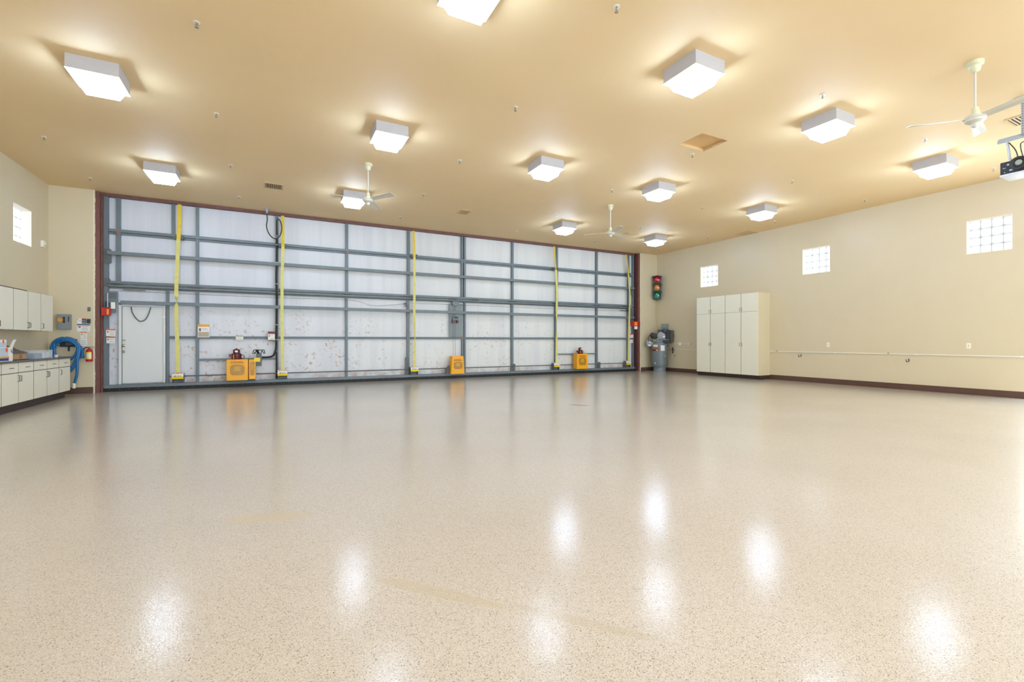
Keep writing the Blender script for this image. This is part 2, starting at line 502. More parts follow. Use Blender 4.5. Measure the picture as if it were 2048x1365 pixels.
# windows
def window(n, X, y0, y1, sgn):
    t = thing('window_%d' % n, None, None, (X + sgn * 0.20, (y0 + y1) / 2, WZ[0]), kind='structure')
    w = y1 - y0; h = WZ[1] - WZ[0]
    g = MB(); k = 4; s = w / k; sh = h / k
    for i in range(k):
        for j in range(k):
            g.box(-0.03, 0.03, -w / 2 + i * s + 0.005, -w / 2 + (i + 1) * s - 0.005, j * sh + 0.005, (j + 1) * sh - 0.005)
    g.build('glass_blocks', m_gblock, t)
    gr = MB()
    for i in range(k + 1):
        y = -w / 2 + i * s; gr.box(-0.022, 0.022, max(y - 0.005, -w / 2), min(y + 0.005, w / 2), 0, h)
    for j in range(k + 1):
        z = j * sh; gr.box(-0.021, 0.021, -w / 2, w / 2, max(z - 0.005, 0), min(z + 0.005, h))
    gr.build('grout', m_grout, t)
    r = MB(); d0, d1 = (-0.20, -0.03)
    if sgn < 0: d0, d1 = 0.03, 0.20
    r.box(d0, d1, -w / 2, -w / 2 + 0.006, 0, h).box(d0, d1, w / 2 - 0.006, w / 2, 0, h).box(d0, d1, -w / 2, w / 2, 0, 0.006).box(d0, d1, -w / 2, w / 2, h - 0.006, h)
    r.build('reveal', m_reveal, t)
for i, (a, c) in enumerate(WINR): window(i + 1, XR, a, c, 1)
window(4, XL, WINL[0], WINL[1], -1)

# ceiling hatch
t = thing('attic_hatch', 'recessed square attic hatch panel in the tan ceiling', 'hatch', ((HATCH[0] + HATCH[1]) / 2, (HATCH[2] + HATCH[3]) / 2, H))
hw, hd = (HATCH[1] - HATCH[0]) / 2, (HATCH[3] - HATCH[2]) / 2
MB().box(-hw + 0.012, hw - 0.012, -hd + 0.012, hd - 0.012, 0.055, 0.075).build('hatch_panel', mat('hatch_board', (216, 178, 124), rough=0.5, var=0.02), t)
f = MB()
for x0, x1, y0, y1 in ((-hw, -hw + 0.012, -hd, hd), (hw - 0.012, hw, -hd, hd), (-hw + .012, hw - .012, -hd, -hd + 0.012), (-hw + .012, hw - .012, hd - 0.012, hd)):
    f.box(x0, x1, y0, y1, 0.0, 0.1)
f.build('hatch_frame', m_vent, t)

# ------------------------------------------------------------------ ceiling lamps
GX = [-2.04, 1.74, 4.86, 7.93, 11.68]
GY = [11.76, 7.88, 4.22]
def make_lamp():
    t = thing('ceiling_lamp', '', 'ceiling light', (0, 0, H), group='box lights on the ceiling')
    s = 0.2625; h = 0.174
    b = MB(); e = 0.004
    for x0, x1, y0, y1 in ((-s, s, -s, -s + e), (-s, s, s - e, s), (-s, -s + e, -s + e, s - e), (s - e, s, -s + e, s - e)):
        b.box(x0, x1, y0, y1, -h, 0)
    b.build('housing', m_lampbox, t)
    o, i, z1 = s - 0.006, 0.205, -0.300
    l = MB()
    def frust(a, za, c, zc):
        q = [(-a, -a, za), (a, -a, za), (a, a, za), (-a, a, za), (-c, -c, zc), (c, -c, zc), (c, c, zc), (-c, c, zc)]
        l.add(q, [(0, 1, 5, 4), (1, 2, 6, 5), (2, 3, 7, 6), (3, 0, 4, 7)])
    frust(0.222, -h - 0.010, 0.175, z1)
    l.build('lens_sides', m_lensside, t); l = MB()
    l.add([(-0.175, -0.175, z1), (0.175, -0.175, z1), (0.175, 0.175, z1), (-0.175, 0.175, z1)], [(0, 1, 2, 3)])
    l.build('lens', m_lens, t)
    r = MB()
    a = s + 0.004
    r.add([(-a, -a, -h - .004), (a, -a, -h - .004), (a, a, -h - .004), (-a, a, -h - .004), (-.222, -.222, -h - 0.010), (.222, -.222, -h - 0.010), (.222, .222, -h - 0.010), (-.222, .222, -h - 0.010)],
          [(0, 1, 5, 4), (1, 2, 6, 5), (2, 3, 7, 6), (3, 0, 4, 7)])
    r.build('lens_flange', m_lensrim, t)
    tr = MB()
    for x0, x1, y0, y1 in ((-a, a, -a, -s), (-a, a, s, a), (-a, -s, -s, s), (s, a, -s, s)):
        tr.box(x0, x1, y0, y1, -h - .003, -h + 0.006)
    tr.build('flange_edge', m_lampbox, t)
    return t
lamps = []
rowname = ['row nearest the hangar door', 'middle row', 'row nearest the camera']
l0 = make_lamp(); first = True
spots = []
for r_, y in enumerate(GY):
    xs = [x for i, x in enumerate(GX) if not (r_ == 0 and i == 2)]
    for i, x in enumerate(xs): spots.append((x, y, r_, i, len(xs)))
ORD = {4: ['leftmost', 'second from left', 'third from left', 'rightmost'],
       5: ['leftmost', 'second from left', 'third from left', 'fourth from left', 'rightmost'],
       6: ['leftmost', 'second from left', 'third from left', 'fourth from left', 'fifth from left', 'rightmost']}
for x, y, r_, i, n in spots:
    if r_ == 2 and i == 0: word = 'lit white box ceiling light at the far left of the row nearest the camera, outside the frame'
    elif r_ == 2: word = 'lit white box ceiling light, %s in view in the row nearest the camera' % ORD[4][i - 1]
    else: word = 'lit white box ceiling light, %s in the %s' % (ORD[n][i], rowname[r_])
    o = l0 if first else dup(l0)
    first = False
    o.location = (x, y, H); o['label'] = ' '.join(word.split()[:16])
for i, x in enumerate(GX):
    for y in (0.55, -3.1):
        o = dup(l0, (x, y, H), '%s lit box light %s, outside the photo' % (['leftmost', 'second', 'third', 'fourth', 'rightmost'][i], 'in the row just behind the camera' if y > 0 else 'in the middle row behind the camera' if y > -5 else 'in the last row behind the camera'))

# ------------------------------------------------------------------ sprinklers
SY = [(13.25, [-3.585, -0.766, 3.25, 7.05, 10.235, 13.335], 'nearest the hangar door'),
      (10.95, [-3.58, -0.779, 3.25, 7.1, 10.24, 13.32], 'second from the hangar door'),
      (8.57, [-0.80, 3.28, 7.126, 10.21, 13.334], 'third from the hangar door'),
      (6.22, [-0.768, 3.29, 7.134, 10.288, 13.33], 'fourth from the hangar door'),
      (3.85, [3.263, 7.103, 10.266, 13.28], 'nearest the camera')]
def make_sprinkler():
    t = thing('fire_sprinkler', '', 'sprinkler', (0, 0, H), group='fire sprinklers in the ceiling')
    MB().lathe([(0.034, 0.0), (0.036, -0.006), (0.016, -0.008), (0.014, -0.006)], n=18).build('escutcheon', m_white, t, smooth=True)
    MB().lathe([(0.011, -0.006), (0.011, -0.028), (0.007, -0.032)], n=10).box(-0.014, -0.010, -0.002, 0.002, -0.058, -0.02).box(0.010, 0.014, -0.002, 0.002, -0.058, -0.02).cyl((0, 0, -0.06), 0.003, 0.03, n=6).build('frame_arms', m_chrome, t)
    MB().lathe([(0.018, -0.058), (0.022, -0.061), (0.004, -0.064)], n=14).build('deflector', m_chrome, t)
    return t
s0 = make_sprinkler(); first = True
for y, xs, nm in SY:
    for i, x in enumerate(xs):
        o = s0 if first else dup(s0)
        first = False
        o.location = (x, y, H)
        o['label'] = 'small ceiling sprinkler head, %s in the row %s' % (ORD[len(xs)][i], nm)

# ------------------------------------------------------------------ vents
def vent(x, y, w, d, label, dark=True, slats='x'):
    t = thing('ceiling_vent', label, 'vent', (x, y, H))
    f = MB(); e = 0.03
    for x0, x1, y0, y1 in ((-w / 2, w / 2, -d / 2, -d / 2 + e), (-w / 2, w / 2, d / 2 - e, d / 2), (-w / 2, -w / 2 + e, -d / 2 + e, d / 2 - e), (w / 2 - e, w / 2, -d / 2 + e, d / 2 - e)):
        f.box(x0, x1, y0, y1, -0.014, 0)
    f.build('vent_frame', m_vent, t)
    MB().box(-w / 2 + e, w / 2 - e, -d / 2 + e, d / 2 - e, -0.004, -0.001).build('duct_opening', m_ventdark if dark else m_vent, t)
    s = MB(); n = 9
    for k in range(n):
        if slats == 'x':
            c = -w / 2 + e + (w - 2 * e) * (k + 0.5) / n
            s.prism([(c - 0.008, -0.005), (c + 0.006, -0.014), (c + 0.008, -0.012), (c - 0.006, -0.004)], 'y', -d / 2 + e, d / 2 - e)
        else:
            c = -d / 2 + e + (d - 2 * e) * (k + 0.5) / n
            s.prism([(c - 0.008, -0.005), (c + 0.006, -0.014), (c + 0.008, -0.012), (c - 0.006, -0.004)], 'x', -w / 2 + e, w / 2 - e)
    s.build('slats', m_vent, t)
vent(0.0, 11.98, 0.40, 0.42, 'tan ceiling vent between the leftmost lamp of the far row and the white fan')
vent(4.71, 11.95, 0.30, 0.42, 'tan ceiling vent alone above the middle of the hangar door')
vent(10.62, 11.85, 0.44, 0.34, 'tan ceiling vent partly behind the blades of the far right fan', slats='y')
vent(13.95, 9.92, 0.5, 0.46, 'tan ceiling grille close to the right wall top edge')
vent(10.75, 2.70, 0.46, 0.46, 'tan ceiling vent behind the garage opener bracket at right edge', slats='y')

# ------------------------------------------------------------------ ceiling fans
def make_fan():
    t = thing('ceiling_fan', '', 'ceiling fan', (0, 0, H), group='white three blade ceiling fans')
    MB().lathe([(0.085, 0.0), (0.087, -0.03), (0.083, -0.045), (0.06, -0.055), (0.052, -0.11), (0.030, -0.135), (0.014, -0.138)], n=28).build('canopy', m_fancream, t, smooth=True)
    MB().cyl((0, 0, -0.60), 0.0125, 0.47, n=12).build('downrod', m_fan, t, smooth=True)
    MB().lathe([(0.018, -0.585), (0.034, -0.59), (0.046, -0.655), (0.05, -0.685), (0.03, -0.69)], n=24).build('yoke_cover', m_fancream, t, smooth=True)
    MB().lathe([(0.045, -0.688), (0.105, -0.70), (0.115, -0.715), (0.115, -0.735), (0.104, -0.742), (0.10, -0.765), (0.07, -0.785), (0.045, -0.79)], n=32).build('motor_housing', m_fan, t, smooth=True)
    MB().lathe([(0.045, -0.788), (0.043, -0.815), (0.03, -0.84), (0.008, -0.85)], n=20).build('switch_cap', m_fan, t, smooth=True)
    for k in range(3):
        a = R(120 * k)
        b = MB()
        # blade of folded sheet, slightly pitched and widening to the tip
        p = -0.016
        pts = [(0.10, 0.045), (0.20, 0.052), (0.69, 0.068)]
        vs = []; fs = []
        for x, hw_ in pts:
            zz = -0.725
            vs += [(x, -hw_, zz - p), (x, 0, zz + 0.006), (x, hw_, zz + p), (x, hw_, zz + p - 0.004), (x, 0, zz + 0.002), (x, -hw_, zz - p - 0.004)]
        for i in range(len(pts) - 1):
            for j in range(6):
                fs.append((i * 6 + j, i * 6 + (j + 1) % 6, (i + 1) * 6 + (j + 1) % 6, (i + 1) * 6 + j))
        fs += [tuple(range(6))[::-1], tuple(range(12, 18))]
        rot = lambda v: (v[0] * math.cos(a) - v[1] * math.sin(a), v[0] * math.sin(a) + v[1] * math.cos(a), v[2])
        b.add([rot(v) for v in vs], fs)
        b.build('blade', m_fan, t)
    return t
f0 = make_fan()
f0.location = (8.0, 2.49, H); f0.rotation_euler = (0, 0, R(13)); f0['label'] = 'nearest white ceiling fan, at the upper right beside the garage opener'
dup(f0, (1.70, 9.603, H), 'white ceiling fan hanging in front of a lit lamp, left of centre', R(62))
dup(f0, (7.92, 9.587, H), 'white ceiling fan hanging right of centre near the traffic light corner', R(15))

# ------------------------------------------------------------------ the big bi-fold door
DX0, DX1 = -3.66, 13.165
YS = 14.56
door = thing('door_1', 'huge white bi-fold hangar door with grey steel frame filling the far wall', None, (4.75, YD, 0), kind='structure')
def D(b, name, m, **k):
    o = b.build(name, m, None, **k)
    o.parent = door; o.matrix_parent_inverse = Matrix.Translation(door.location).inverted()
    return o
D(MB().box(DX0, DX1, YS, YS + 0.05, 0.16, 2.615), 'lower_leaf_panel', m_skin)
D(MB().box(DX0, DX1, YS, YS + 0.05, 2.635, H - 0.07), 'upper_leaf_panel', m_skin)
Z5, Z4, Z3, Z2, Z1, Z0 = 3.93, 3.38, 2.625, 2.185, 1.33, 0.745
PDX0, PDX1 = onY(237, 700, YD)[0], onY(331, 700, YD)[0]
# uprights: px column -> X on the door plane
def vx(px): return onY(px, 600, YD)[0]
for px, z0, z1, w in ((236.4, 2.66, H - .07, 0.085), (346.5, Z5, H - .07, 0.07), (394.6, 2.66, H - .07, 0.065), (394.6, .16, 2.6, 0.065), (335, .16, 2.6, 0.06), (239, .16, Z2, 0.05),
                      (554, 2.66, H - .07, 0.075), (554.5, .16, 2.6, 0.06), (693.9, 2.66, H - .07, 0.075), (693.2, .16, 2.6, 0.07), (817.3, 2.66, H - .07, 0.085), (816.6, .16, 2.6, 0.085),
                      (924.5, 2.66, H - .07, 0.06), (929.8, 2.66, H - .07, 0.07), (925.3, .16, Z1, 0.06), (930.2, .16, 2.6, 0.06), (1025.5, 2.66, H - .07, 0.08), (1025.0, .16, 2.6, 0.085),
                      (1114.8, 2.66, H - .07, 0.07), (1111.5, .16, 2.6, 0.05), (1194.0, 2.66, H - .07, 0.085), (1194.0, .16, 2.6, 0.085), (1257.8, 2.66, H - .07, 0.075), (1256.5, .16, 2.6, 0.06)):
    x = vx(px); D(MB().box(x - w / 2, x + w / 2, YD, YS, z0, z1), 'upright', m_grey, bevel=0.004)
for px, w in ((210.5, 0.115), (1267.0, 0.10)):
    x = vx(px)
    D(MB().box(x - w / 2, x + w / 2, YD - 0.02, YS, .16, 2.6), 'edge_stile', m_grey, bevel=0.004)
    D(MB().box(x - w / 2, x + w / 2, YD - 0.02, YS, 2.66, H - 0.07), 'edge_stile', m_grey, bevel=0.004)
# rails
def rail(z, h, x0, x1, y0, y1, m=m_grey):
    return D(MB().box(x0, x1, y0, y1, z - h / 2, z + h / 2), 'rail', m, bevel=0.004)
XE0, XE1 = DX0 + 0.09, DX1 - 0.06
rail(Z5 + 0.02, 0.075, XE0, XE1, YD - 0.01, YS - 0.001)
rail(Z5 - 0.045, 0.04, XE0, XE1, YD + 0.01, YS - 0.001)
rail(Z4, 0.085, XE0, XE1, 14.345, 14.43)
rail(Z2, 0.085, XE0 + 0.25, XE1, 14.345, 14.43)
rail(Z1 + 0.018, 0.03, PDX1 + 0.06, XE1, YD + 0.01, YS - 0.001)
rail(Z1 - 0.018, 0.036, PDX1 + 0.06, XE1, YD + 0.02, YS - 0.001)
rail(Z3 + 0.055, 0.06, XE0, XE1, YD - 0.03, YS - 0.001)
rail(Z3 - 0.03, 0.055, XE0, XE1, YD - 0.05, YS - 0.001)
rail(Z3 - 0.075, 0.03, XE0, XE1, YD - 0.01, YS - 0.001, m_greyd)
rail(Z0, 0.05, vx(395) + 0.03, vx(554), YD + 0.005, YS - 0.001)
rail(Z0 - 0.01, 0.045, vx(1111.5), vx(1194), YD + 0.005, YS - 0.001)
D(MB().box(DX0 + 0.02, DX1 - 0.01, 14.38, YS, 0.088, 0.165), 'bottom_rail', m_grey, bevel=0.004)
D(MB().box(DX0 + 0.001, DX1 - 0.001, 14.42, YS + 0.05, 0.0, 0.1), 'bottom_seal', m_rubber)
b = MB()
for k in range(90):
    x = DX0 + 0.12 + k * (DX1 - DX0 - 0.2) / 89; b.cyl((x, 14.412, 0.055), 0.007, 0.01, 'y', 6)
D(b, 'seal_bolts', mat('dull_bolt', (120, 118, 114), rough=0.5))
# short standoff studs carrying the two outrigger rails
for px in (236.4, 394.6, 554, 693.5, 817, 927.5, 1025, 1113, 1194, 1257):
    x = vx(px)
    for z in (Z4, Z2):
        if px < 300 and z == Z2: continue
        D(MB().box(x - 0.025, x + 0.025, 14.43, YD, z - 0.03, z + 0.03), 'standoff', m_greyd)
# hinges along the fold
for px in (232, 392, 556, 693, 814, 905, 947, 1023, 1110, 1192, 1250):
    x = vx(px)
    b = MB().box(x - 0.17, x + 0.17, 14.415, 14.43, Z3 - 0.012, Z3 + 0.022).cyl((x - 0.09, 14.405, Z3 + 0.006), 0.016, 0.18, 'x', 10)
    D(b, 'fold_hinge', mat('greasy_steel', (96, 92, 82), rough=0.4, metal=0.5, var=0.25, nscale=25))
D(MB().tube([(DX0 + 0.1, 14.40, Z3 + 0.012), (DX1 - 0.1, 14.40, Z3 + 0.008)], 0.008, 6), 'hinge_rod', m_greyd)
# guide plates at both edges
def rplate(px0, py0, px1, py1, Y, name='guide_plate', m=m_greyd, r=0.04):
    a = onY(px0, py0, Y); c = onY(px1, py1, Y)
    D(MB().prism(rrect(min(a[0], c[0]), max(a[0], c[0]), min(a[1], c[1]), max(a[1], c[1]), r), 'y', Y, Y + 0.012), name, m)
rplate(206, 497, 223, 528, 14.44)
rplate(1262, 572.5, 1269, 592, 14.44, r=0.03)
rplate(206, 556, 221, 572, 14.44, r=0.05)
rplate(207, 582, 236, 606, 14.43, m=m_grey, r=0.015)
rplate(214, 586, 232, 597, 14.41, r=0.01)
rplate(219, 597, 232, 626, 14.44, m=m_grey, r=0.01)
rplate(1261, 616, 1267, 650, 14.43, r=0.015)
a = onY(226.5, 605, 14.42)
D(MB().box(a[0] - 0.04, a[0] + 0.04, 14.40, 14.43, a[1] - 0.16, a[1]), 'roller_guard', m_white)
a = onY(215, 590, 14.40)
D(MB().cyl((a[0], 14.395, a[1] - 0.3), 0.018, 0.34, 'z', 10), 'latch_rod', m_galv)
D(MB().tube([(PDX0 + 0.1, 14.42, 2.50), (vx(292), 14.42, 2.495)], 0.008, 6), 'latch_cable', m_black)
D(MB().tube(smooth_path([(vx(240), 14.43, 2.47), (vx(420), 14.43, 2.455), (vx(560), 14.43, 2.445), (vx(700), 14.43, 2.46), (vx(745), 14.43, 2.32), (vx(790), 14.43, 2.37), (vx(812), 14.43, 2.43)]), 0.004, 5), 'latch_cable', m_black)
D(MB().tube([(vx(822), 14.43, 2.44), (vx(1090), 14.43, 2.43), (vx(1262), 14.43, 2.44)], 0.004, 5), 'latch_cable', m_black)
D(MB().tube([(vx(1238), 14.42, 2.46), (vx(1258), 14.42, 2.46)], 0.012, 6), 'latch_cable', m_black)
# pulley bracket left of the third strap
a = onY(811, 608, 14.42)
D(MB().cyl((a[0], 14.41, a[1]), 0.04, 0.03, 'y', 14).box(a[0] - 0.01, a[0] + 0.09, 14.42, 14.45, a[1] - 0.09, a[1] - 0.05), 'cable_pulley', m_greyd)
# splice plates at the foot of some uprights
for px, z1 in ((813.5, 0.72), (1198, 0.40), (1027.5, 0.42)):
    x = vx(px); D(MB().box(x - 0.05, x + 0.05, YD - 0.03, YD, 0.165, z1), 'splice_plate', m_greyd, bevel=0.004)
# rust-red weld marks
for px, py in ((235, 466), (693.7, 505), (926, 674)):
    a = onY(px, py, 14.46)
    D(MB().lathe([(0.008, 0), (0.032, 0.008), (0.03, 0.012)], (a[0], 14.452, a[1]), 'y', 9), 'rusty_weld', mat('rusty_weld', (176, 96, 60), rough=0.8, var=0.2))
# line shaft just above the floor rail
D(MB().tube([(vx(338), 14.40, 0.335), (vx(1262), 14.40, 0.335)], 0.016, 8), 'line_shaft', m_greyd)

# pedestrian door in the big door
pd = thing('door_2', 'white pedestrian door with a hanging chain set into the hangar door', None, ((PDX0 + PDX1) / 2, YD, 0.165), kind='structure')
def P(b, name, m, **k):
    o = b.build(name, m, None, **k); o.parent = pd; o.matrix_parent_inverse = Matrix.Translation(pd.location).inverted(); return o
x0, x1 = PDX0, PDX1; zt = 2.125
P(MB().box(x0, x0 + 0.06, YD - 0.005, YS - .001, 0.17, zt).box(x1 - 0.045, x1, YD - 0.005, YS - .001, 0.17, zt).box(x0 + 0.06, x1 - 0.045, YD - 0.005, YS - .001, zt - 0.03, zt), 'door_frame', m_pdoor, bevel=0.003)
P(MB().box(x0 + 0.066, x1 - 0.05, 14.50, 14.54, 0.19, zt - 0.035), 'door_leaf', m_pdoor, bevel=0.002)
P(MB().box(x0 + 0.06, x0 + 0.066, 14.485, 14.55, 0.19, zt - 0.03), 'door_gap', m_void)
for py, r_ in ((691.8, 0.032), (703.5, 0.026)):
    a = onY(248, py, 14.5)
    P(MB().lathe([(r_, 0), (r_ * 1.1, -0.01), (r_ * 0.5, -0.015), (r_ * 0.5, -0.03), (r_ * 0.95, -0.04), (r_ * 0.95, -0.055), (r_ * .5, -0.065)], (a[0], 14.5, a[1]), 'y', 16).build, 'x', m_chrome) if False else P(MB().lathe([(r_, 0), (r_ * 1.1, -0.01), (r_ * 0.5, -0.015), (r_ * 0.5, -0.03), (r_ * 0.95, -0.04), (r_ * 0.95, -0.055), (r_ * .5, -0.065)], (a[0], 14.5, a[1]), 'y', 16), 'door_knob' if r_ > 0.03 else 'deadbolt', m_brass if False else mat('worn_nickel', (160, 150, 136), rough=0.3, metal=0.9), smooth=True)
a = onY(246.5, 681, 14.49)
P(MB().box(a[0] - 0.045, a[0] + 0.045, 14.488, 14.5, a[1] - 0.012, a[1] + 0.012).cyl((a[0] - 0.05, 14.48, a[1]), 0.008, 0.09, 'x', 8), 'slide_bolt', mat('worn_nickel', (160, 150, 136)))
a = onY(328, 635, 14.46)
P(MB().box(a[0] - 0.04, a[0] + 0.03, 14.455, 14.468, a[1] - 0.018, a[1] + 0.018), 'door_sensor', m_white)
pts = smooth_path([(onY(px, py, 14.47)[0], 14.47, onY(px, py, 14.47)[1]) for px, py in ((262.5, 615), (265, 626), (273, 638), (281, 643), (290, 640), (297, 629), (301.5, 615))], 5)
ch = MB()
for i in range(len(pts) - 1):
    p, q = pts[i], pts[i + 1]; e = (q - p) * 0.35
    ch.tube([p - e, q + e], 0.009 if i % 2 else 0.013, 6)
P(ch, 'door_chain', m_greyd)

# ------------------------------------------------------------------ lift straps, drums
m_strap = mat('pale_yellow_webbing', (212, 206, 126), rough=0.7, var=0.07, nscale=12)
m_strapt = mat('deep_yellow_webbing', (220, 194, 62), rough=0.7, var=0.1, nscale=12)
def ribbon(b, pts, w):
    vs = []; fs = []
    for (x, y, z, tw) in pts:
        c, s = math.cos(tw) * w / 2, math.sin(tw) * w / 2
        e = 0.002
        vs += [(x - c, y - s - e, z), (x + c, y + s - e, z), (x + c, y + s + e, z), (x - c, y - s + e, z)]
    for i in range(len(pts) - 1):
        for j in range(4): fs.append((i * 4 + j, i * 4 + (j + 1) % 4, (i + 1) * 4 + (j + 1) % 4, (i + 1) * 4 + j))
    fs += [(0, 3, 2, 1), tuple(len(vs) - 4 + k for k in range(4))]
    b.add(vs, fs)
STR = [ # px along the strap, bottom to top: (px, py, twist)
    ([(356, 746, 0), (355.5, 715, 0), (354.5, 680, 0), (352.8, 640, 0), (352.8, 617, 0.0), (353, 604, 1.5), (352.6, 590, 3.1), (353, 560, 3.1), (356, 500, 3.1), (357, 478, 3.1)], [(357, 478, 0), (358.5, 440, 0), (359, 409, 0)], 0.085, 'leftmost yellow lift strap, beside the white pedestrian door'),
    ([(565, 742, 0), (564.6, 700, 0), (564, 640, 0), (564, 560, 0), (566, 494, 0)], [(566, 494, 0), (565.5, 432, 0)], 0.078, 'second yellow lift strap from the left, beside the black cable bundle'),
    ([(829, 735, 0), (829.5, 700, 0), (829.8, 675, 0.9), (828.5, 640, 0.1), (829, 560, 0), (828.8, 514, 0)], [(828.8, 514, 0), (827, 462, 0)], 0.078, 'middle yellow lift strap, left of the grey lock panel'),
    ([(1113, 727.5, 0), (1113.5, 690, 0), (1113.2, 650, 0.8), (1113.5, 620, 0.1), (1114, 580, 0), (1112, 540, 0)], [(1112, 540, 0.5), (1108.5, 493, 0.3)], 0.085, 'fourth yellow lift strap from the left, left of the small yellow motor cover'),
    ([(1257, 723, 0), (1257.5, 690, 0.1), (1258.5, 640, 0.1), (1260, 590, 0.2), (1257, 550, 0.2)], [(1257, 550, 0.2), (1253, 509, 0.3)], 0.085, 'rightmost yellow lift strap, beside the right door jamb')]
m_drumlabel = mat('drum_label_white', (226, 224, 222), rough=0.4)
for n, (lo, up, w, lab) in enumerate(STR):
    t = thing('lift_strap', lab, 'strap', (onY(*lo[0][:2], 14.29)[0], 14.29, onY(*lo[0][:2], 14.29)[1]), group='yellow lift straps on the hangar door')
    inv = Matrix.Translation(t.location).inverted()
    def dens(seq):
        out = []
        for i in range(len(seq) - 1):
            for k in range(8):
                f_ = k / 8; s_ = f_ * f_ * (3 - 2 * f_); a, c = seq[i], seq[i + 1]
                px = a[0] + (c[0] - a[0]) * f_; py = a[1] + (c[1] - a[1]) * f_
                X, Z = onY(px, py, 14.29); out.append((X, 14.29, Z, a[2] + (c[2] - a[2]) * s_))
        X, Z = onY(seq[-1][0], seq[-1][1], 14.29); out.append((X, 14.29, Z, seq[-1][2])); return out
    b = MB(); ribbon(b, dens(lo), w); o = b.build('lower_webbing', m_strap, t); o.matrix_parent_inverse = inv
    b = MB(); ribbon(b, dens(up), w); o = b.build('upper_webbing', m_strapt, t); o.matrix_parent_inverse = inv
    X, Z = onY(up[0][0], up[0][1], 14.32)
    b = MB().box(X - 0.10, X - 0.055, 14.30, 14.46, Z - 0.01, Z + 0.08).box(X + 0.055, X + 0.10, 14.30, 14.46, Z - 0.01, Z + 0.08).cyl((X - 0.11, 14.36, Z + 0.035), 0.02, 0.22, 'x', 10)
    o = b.build('strap_roller', m_greyd, t); o.matrix_parent_inverse = inv
dlab = ['leftmost strap drum with white and yellow cover, right of the pedestrian door', 'strap drum with white and yellow cover, right of the large yellow motor cover', 'strap drum with white and yellow cover, left of the middle motor cover', 'strap drum with white and yellow cover, left of the small yellow motor cover', 'rightmost strap drum with white and yellow cover, beside the right jamb']
def make_drum():
    t = thing('strap_drum', '', 'strap drum', (0, 0, 0.165), group='strap drums along the foot of the hangar door')
    w = 0.118
    MB().box(-w, -w + 0.01, -0.09, 0.09, 0, 0.24).box(w - 0.01, w, -0.09, 0.09, 0, 0.24).box(-w, w, -0.02, 0.09, 0, 0.012).box(-w + 0.01, w - 0.01, 0.0, 0.085, 0.012, 0.072).build('bracket', m_greyd, t, bevel=0.004)
    MB().cyl((-w + 0.012, 0, 0.15), 0.07, 2 * w - 0.024, 'x', 24).build('drum', mat('worn_drum', (96, 88, 80), rough=0.5, var=0.2), t)
    for nm, a0, a1, mm in (('label_cover', 40, 170, m_drumlabel), ('yellow_cover', 170, 205, mat('label_yellow', (232, 204, 16), rough=0.4))):
        vs = []; fs = []; n = 12; c0 = (0.0, 0.15); r0, r1 = 0.112, 0.116
        for k in range(n + 1):
            a = R(a0 + (a1 - a0) * k / n)
            for r_ in (r0, r1):
                for x in (-w - 0.004, w + 0.004): vs.append((x, c0[0] + r_ * math.cos(a), c0[1] + r_ * math.sin(a)))
        for k in range(n):
            i = 4 * k; j = i + 4
            fs += [(i, i + 1, j + 1, j), (i + 2, j + 2, j + 3, i + 3), (i, j, j + 2, i + 2), (i + 1, i + 3, j + 3, j + 1)]
        fs += [(0, 2, 3, 1), (4 * n, 4 * n + 1, 4 * n + 3, 4 * n + 2)]
        MB().add(vs, fs).build(nm, mm, t, smooth=False)
    b = MB()
    for x0_, x1_ in ((-0.10, -0.06), (-0.04, 0.03), (0.055, 0.10)):
        a = R(122); b.box(x0_, x1_, 0.118 * math.cos(a) - 0.004, 0.118 * math.cos(a) + 0.002, 0.15 + 0.118 * math.sin(a) - 0.012, 0.15 + 0.118 * math.sin(a) + 0.006)
    b.build('red_marks', m_redp, t)
    b = MB().box(-0.07, -0.04, -0.1195, -0.114, 0.158, 0.195).box(-0.02, 0.08, -0.1195, -0.114, 0.165, 0.172).box(-0.02, 0.08, -0.1195, -0.114, 0.182, 0.188)
    b.build('print_lines', m_print, t)
    return t
d0 = make_drum()
for i, px in enumerate((355.5, 565, 829, 1113.5, 1257)):
    x = onY(px, 740, 14.29)[0]
    o = d0 if i == 0 else dup(d0)
    o.location = (x, 14.33 + 0.05, 0.165); o['label'] = dlab[i]

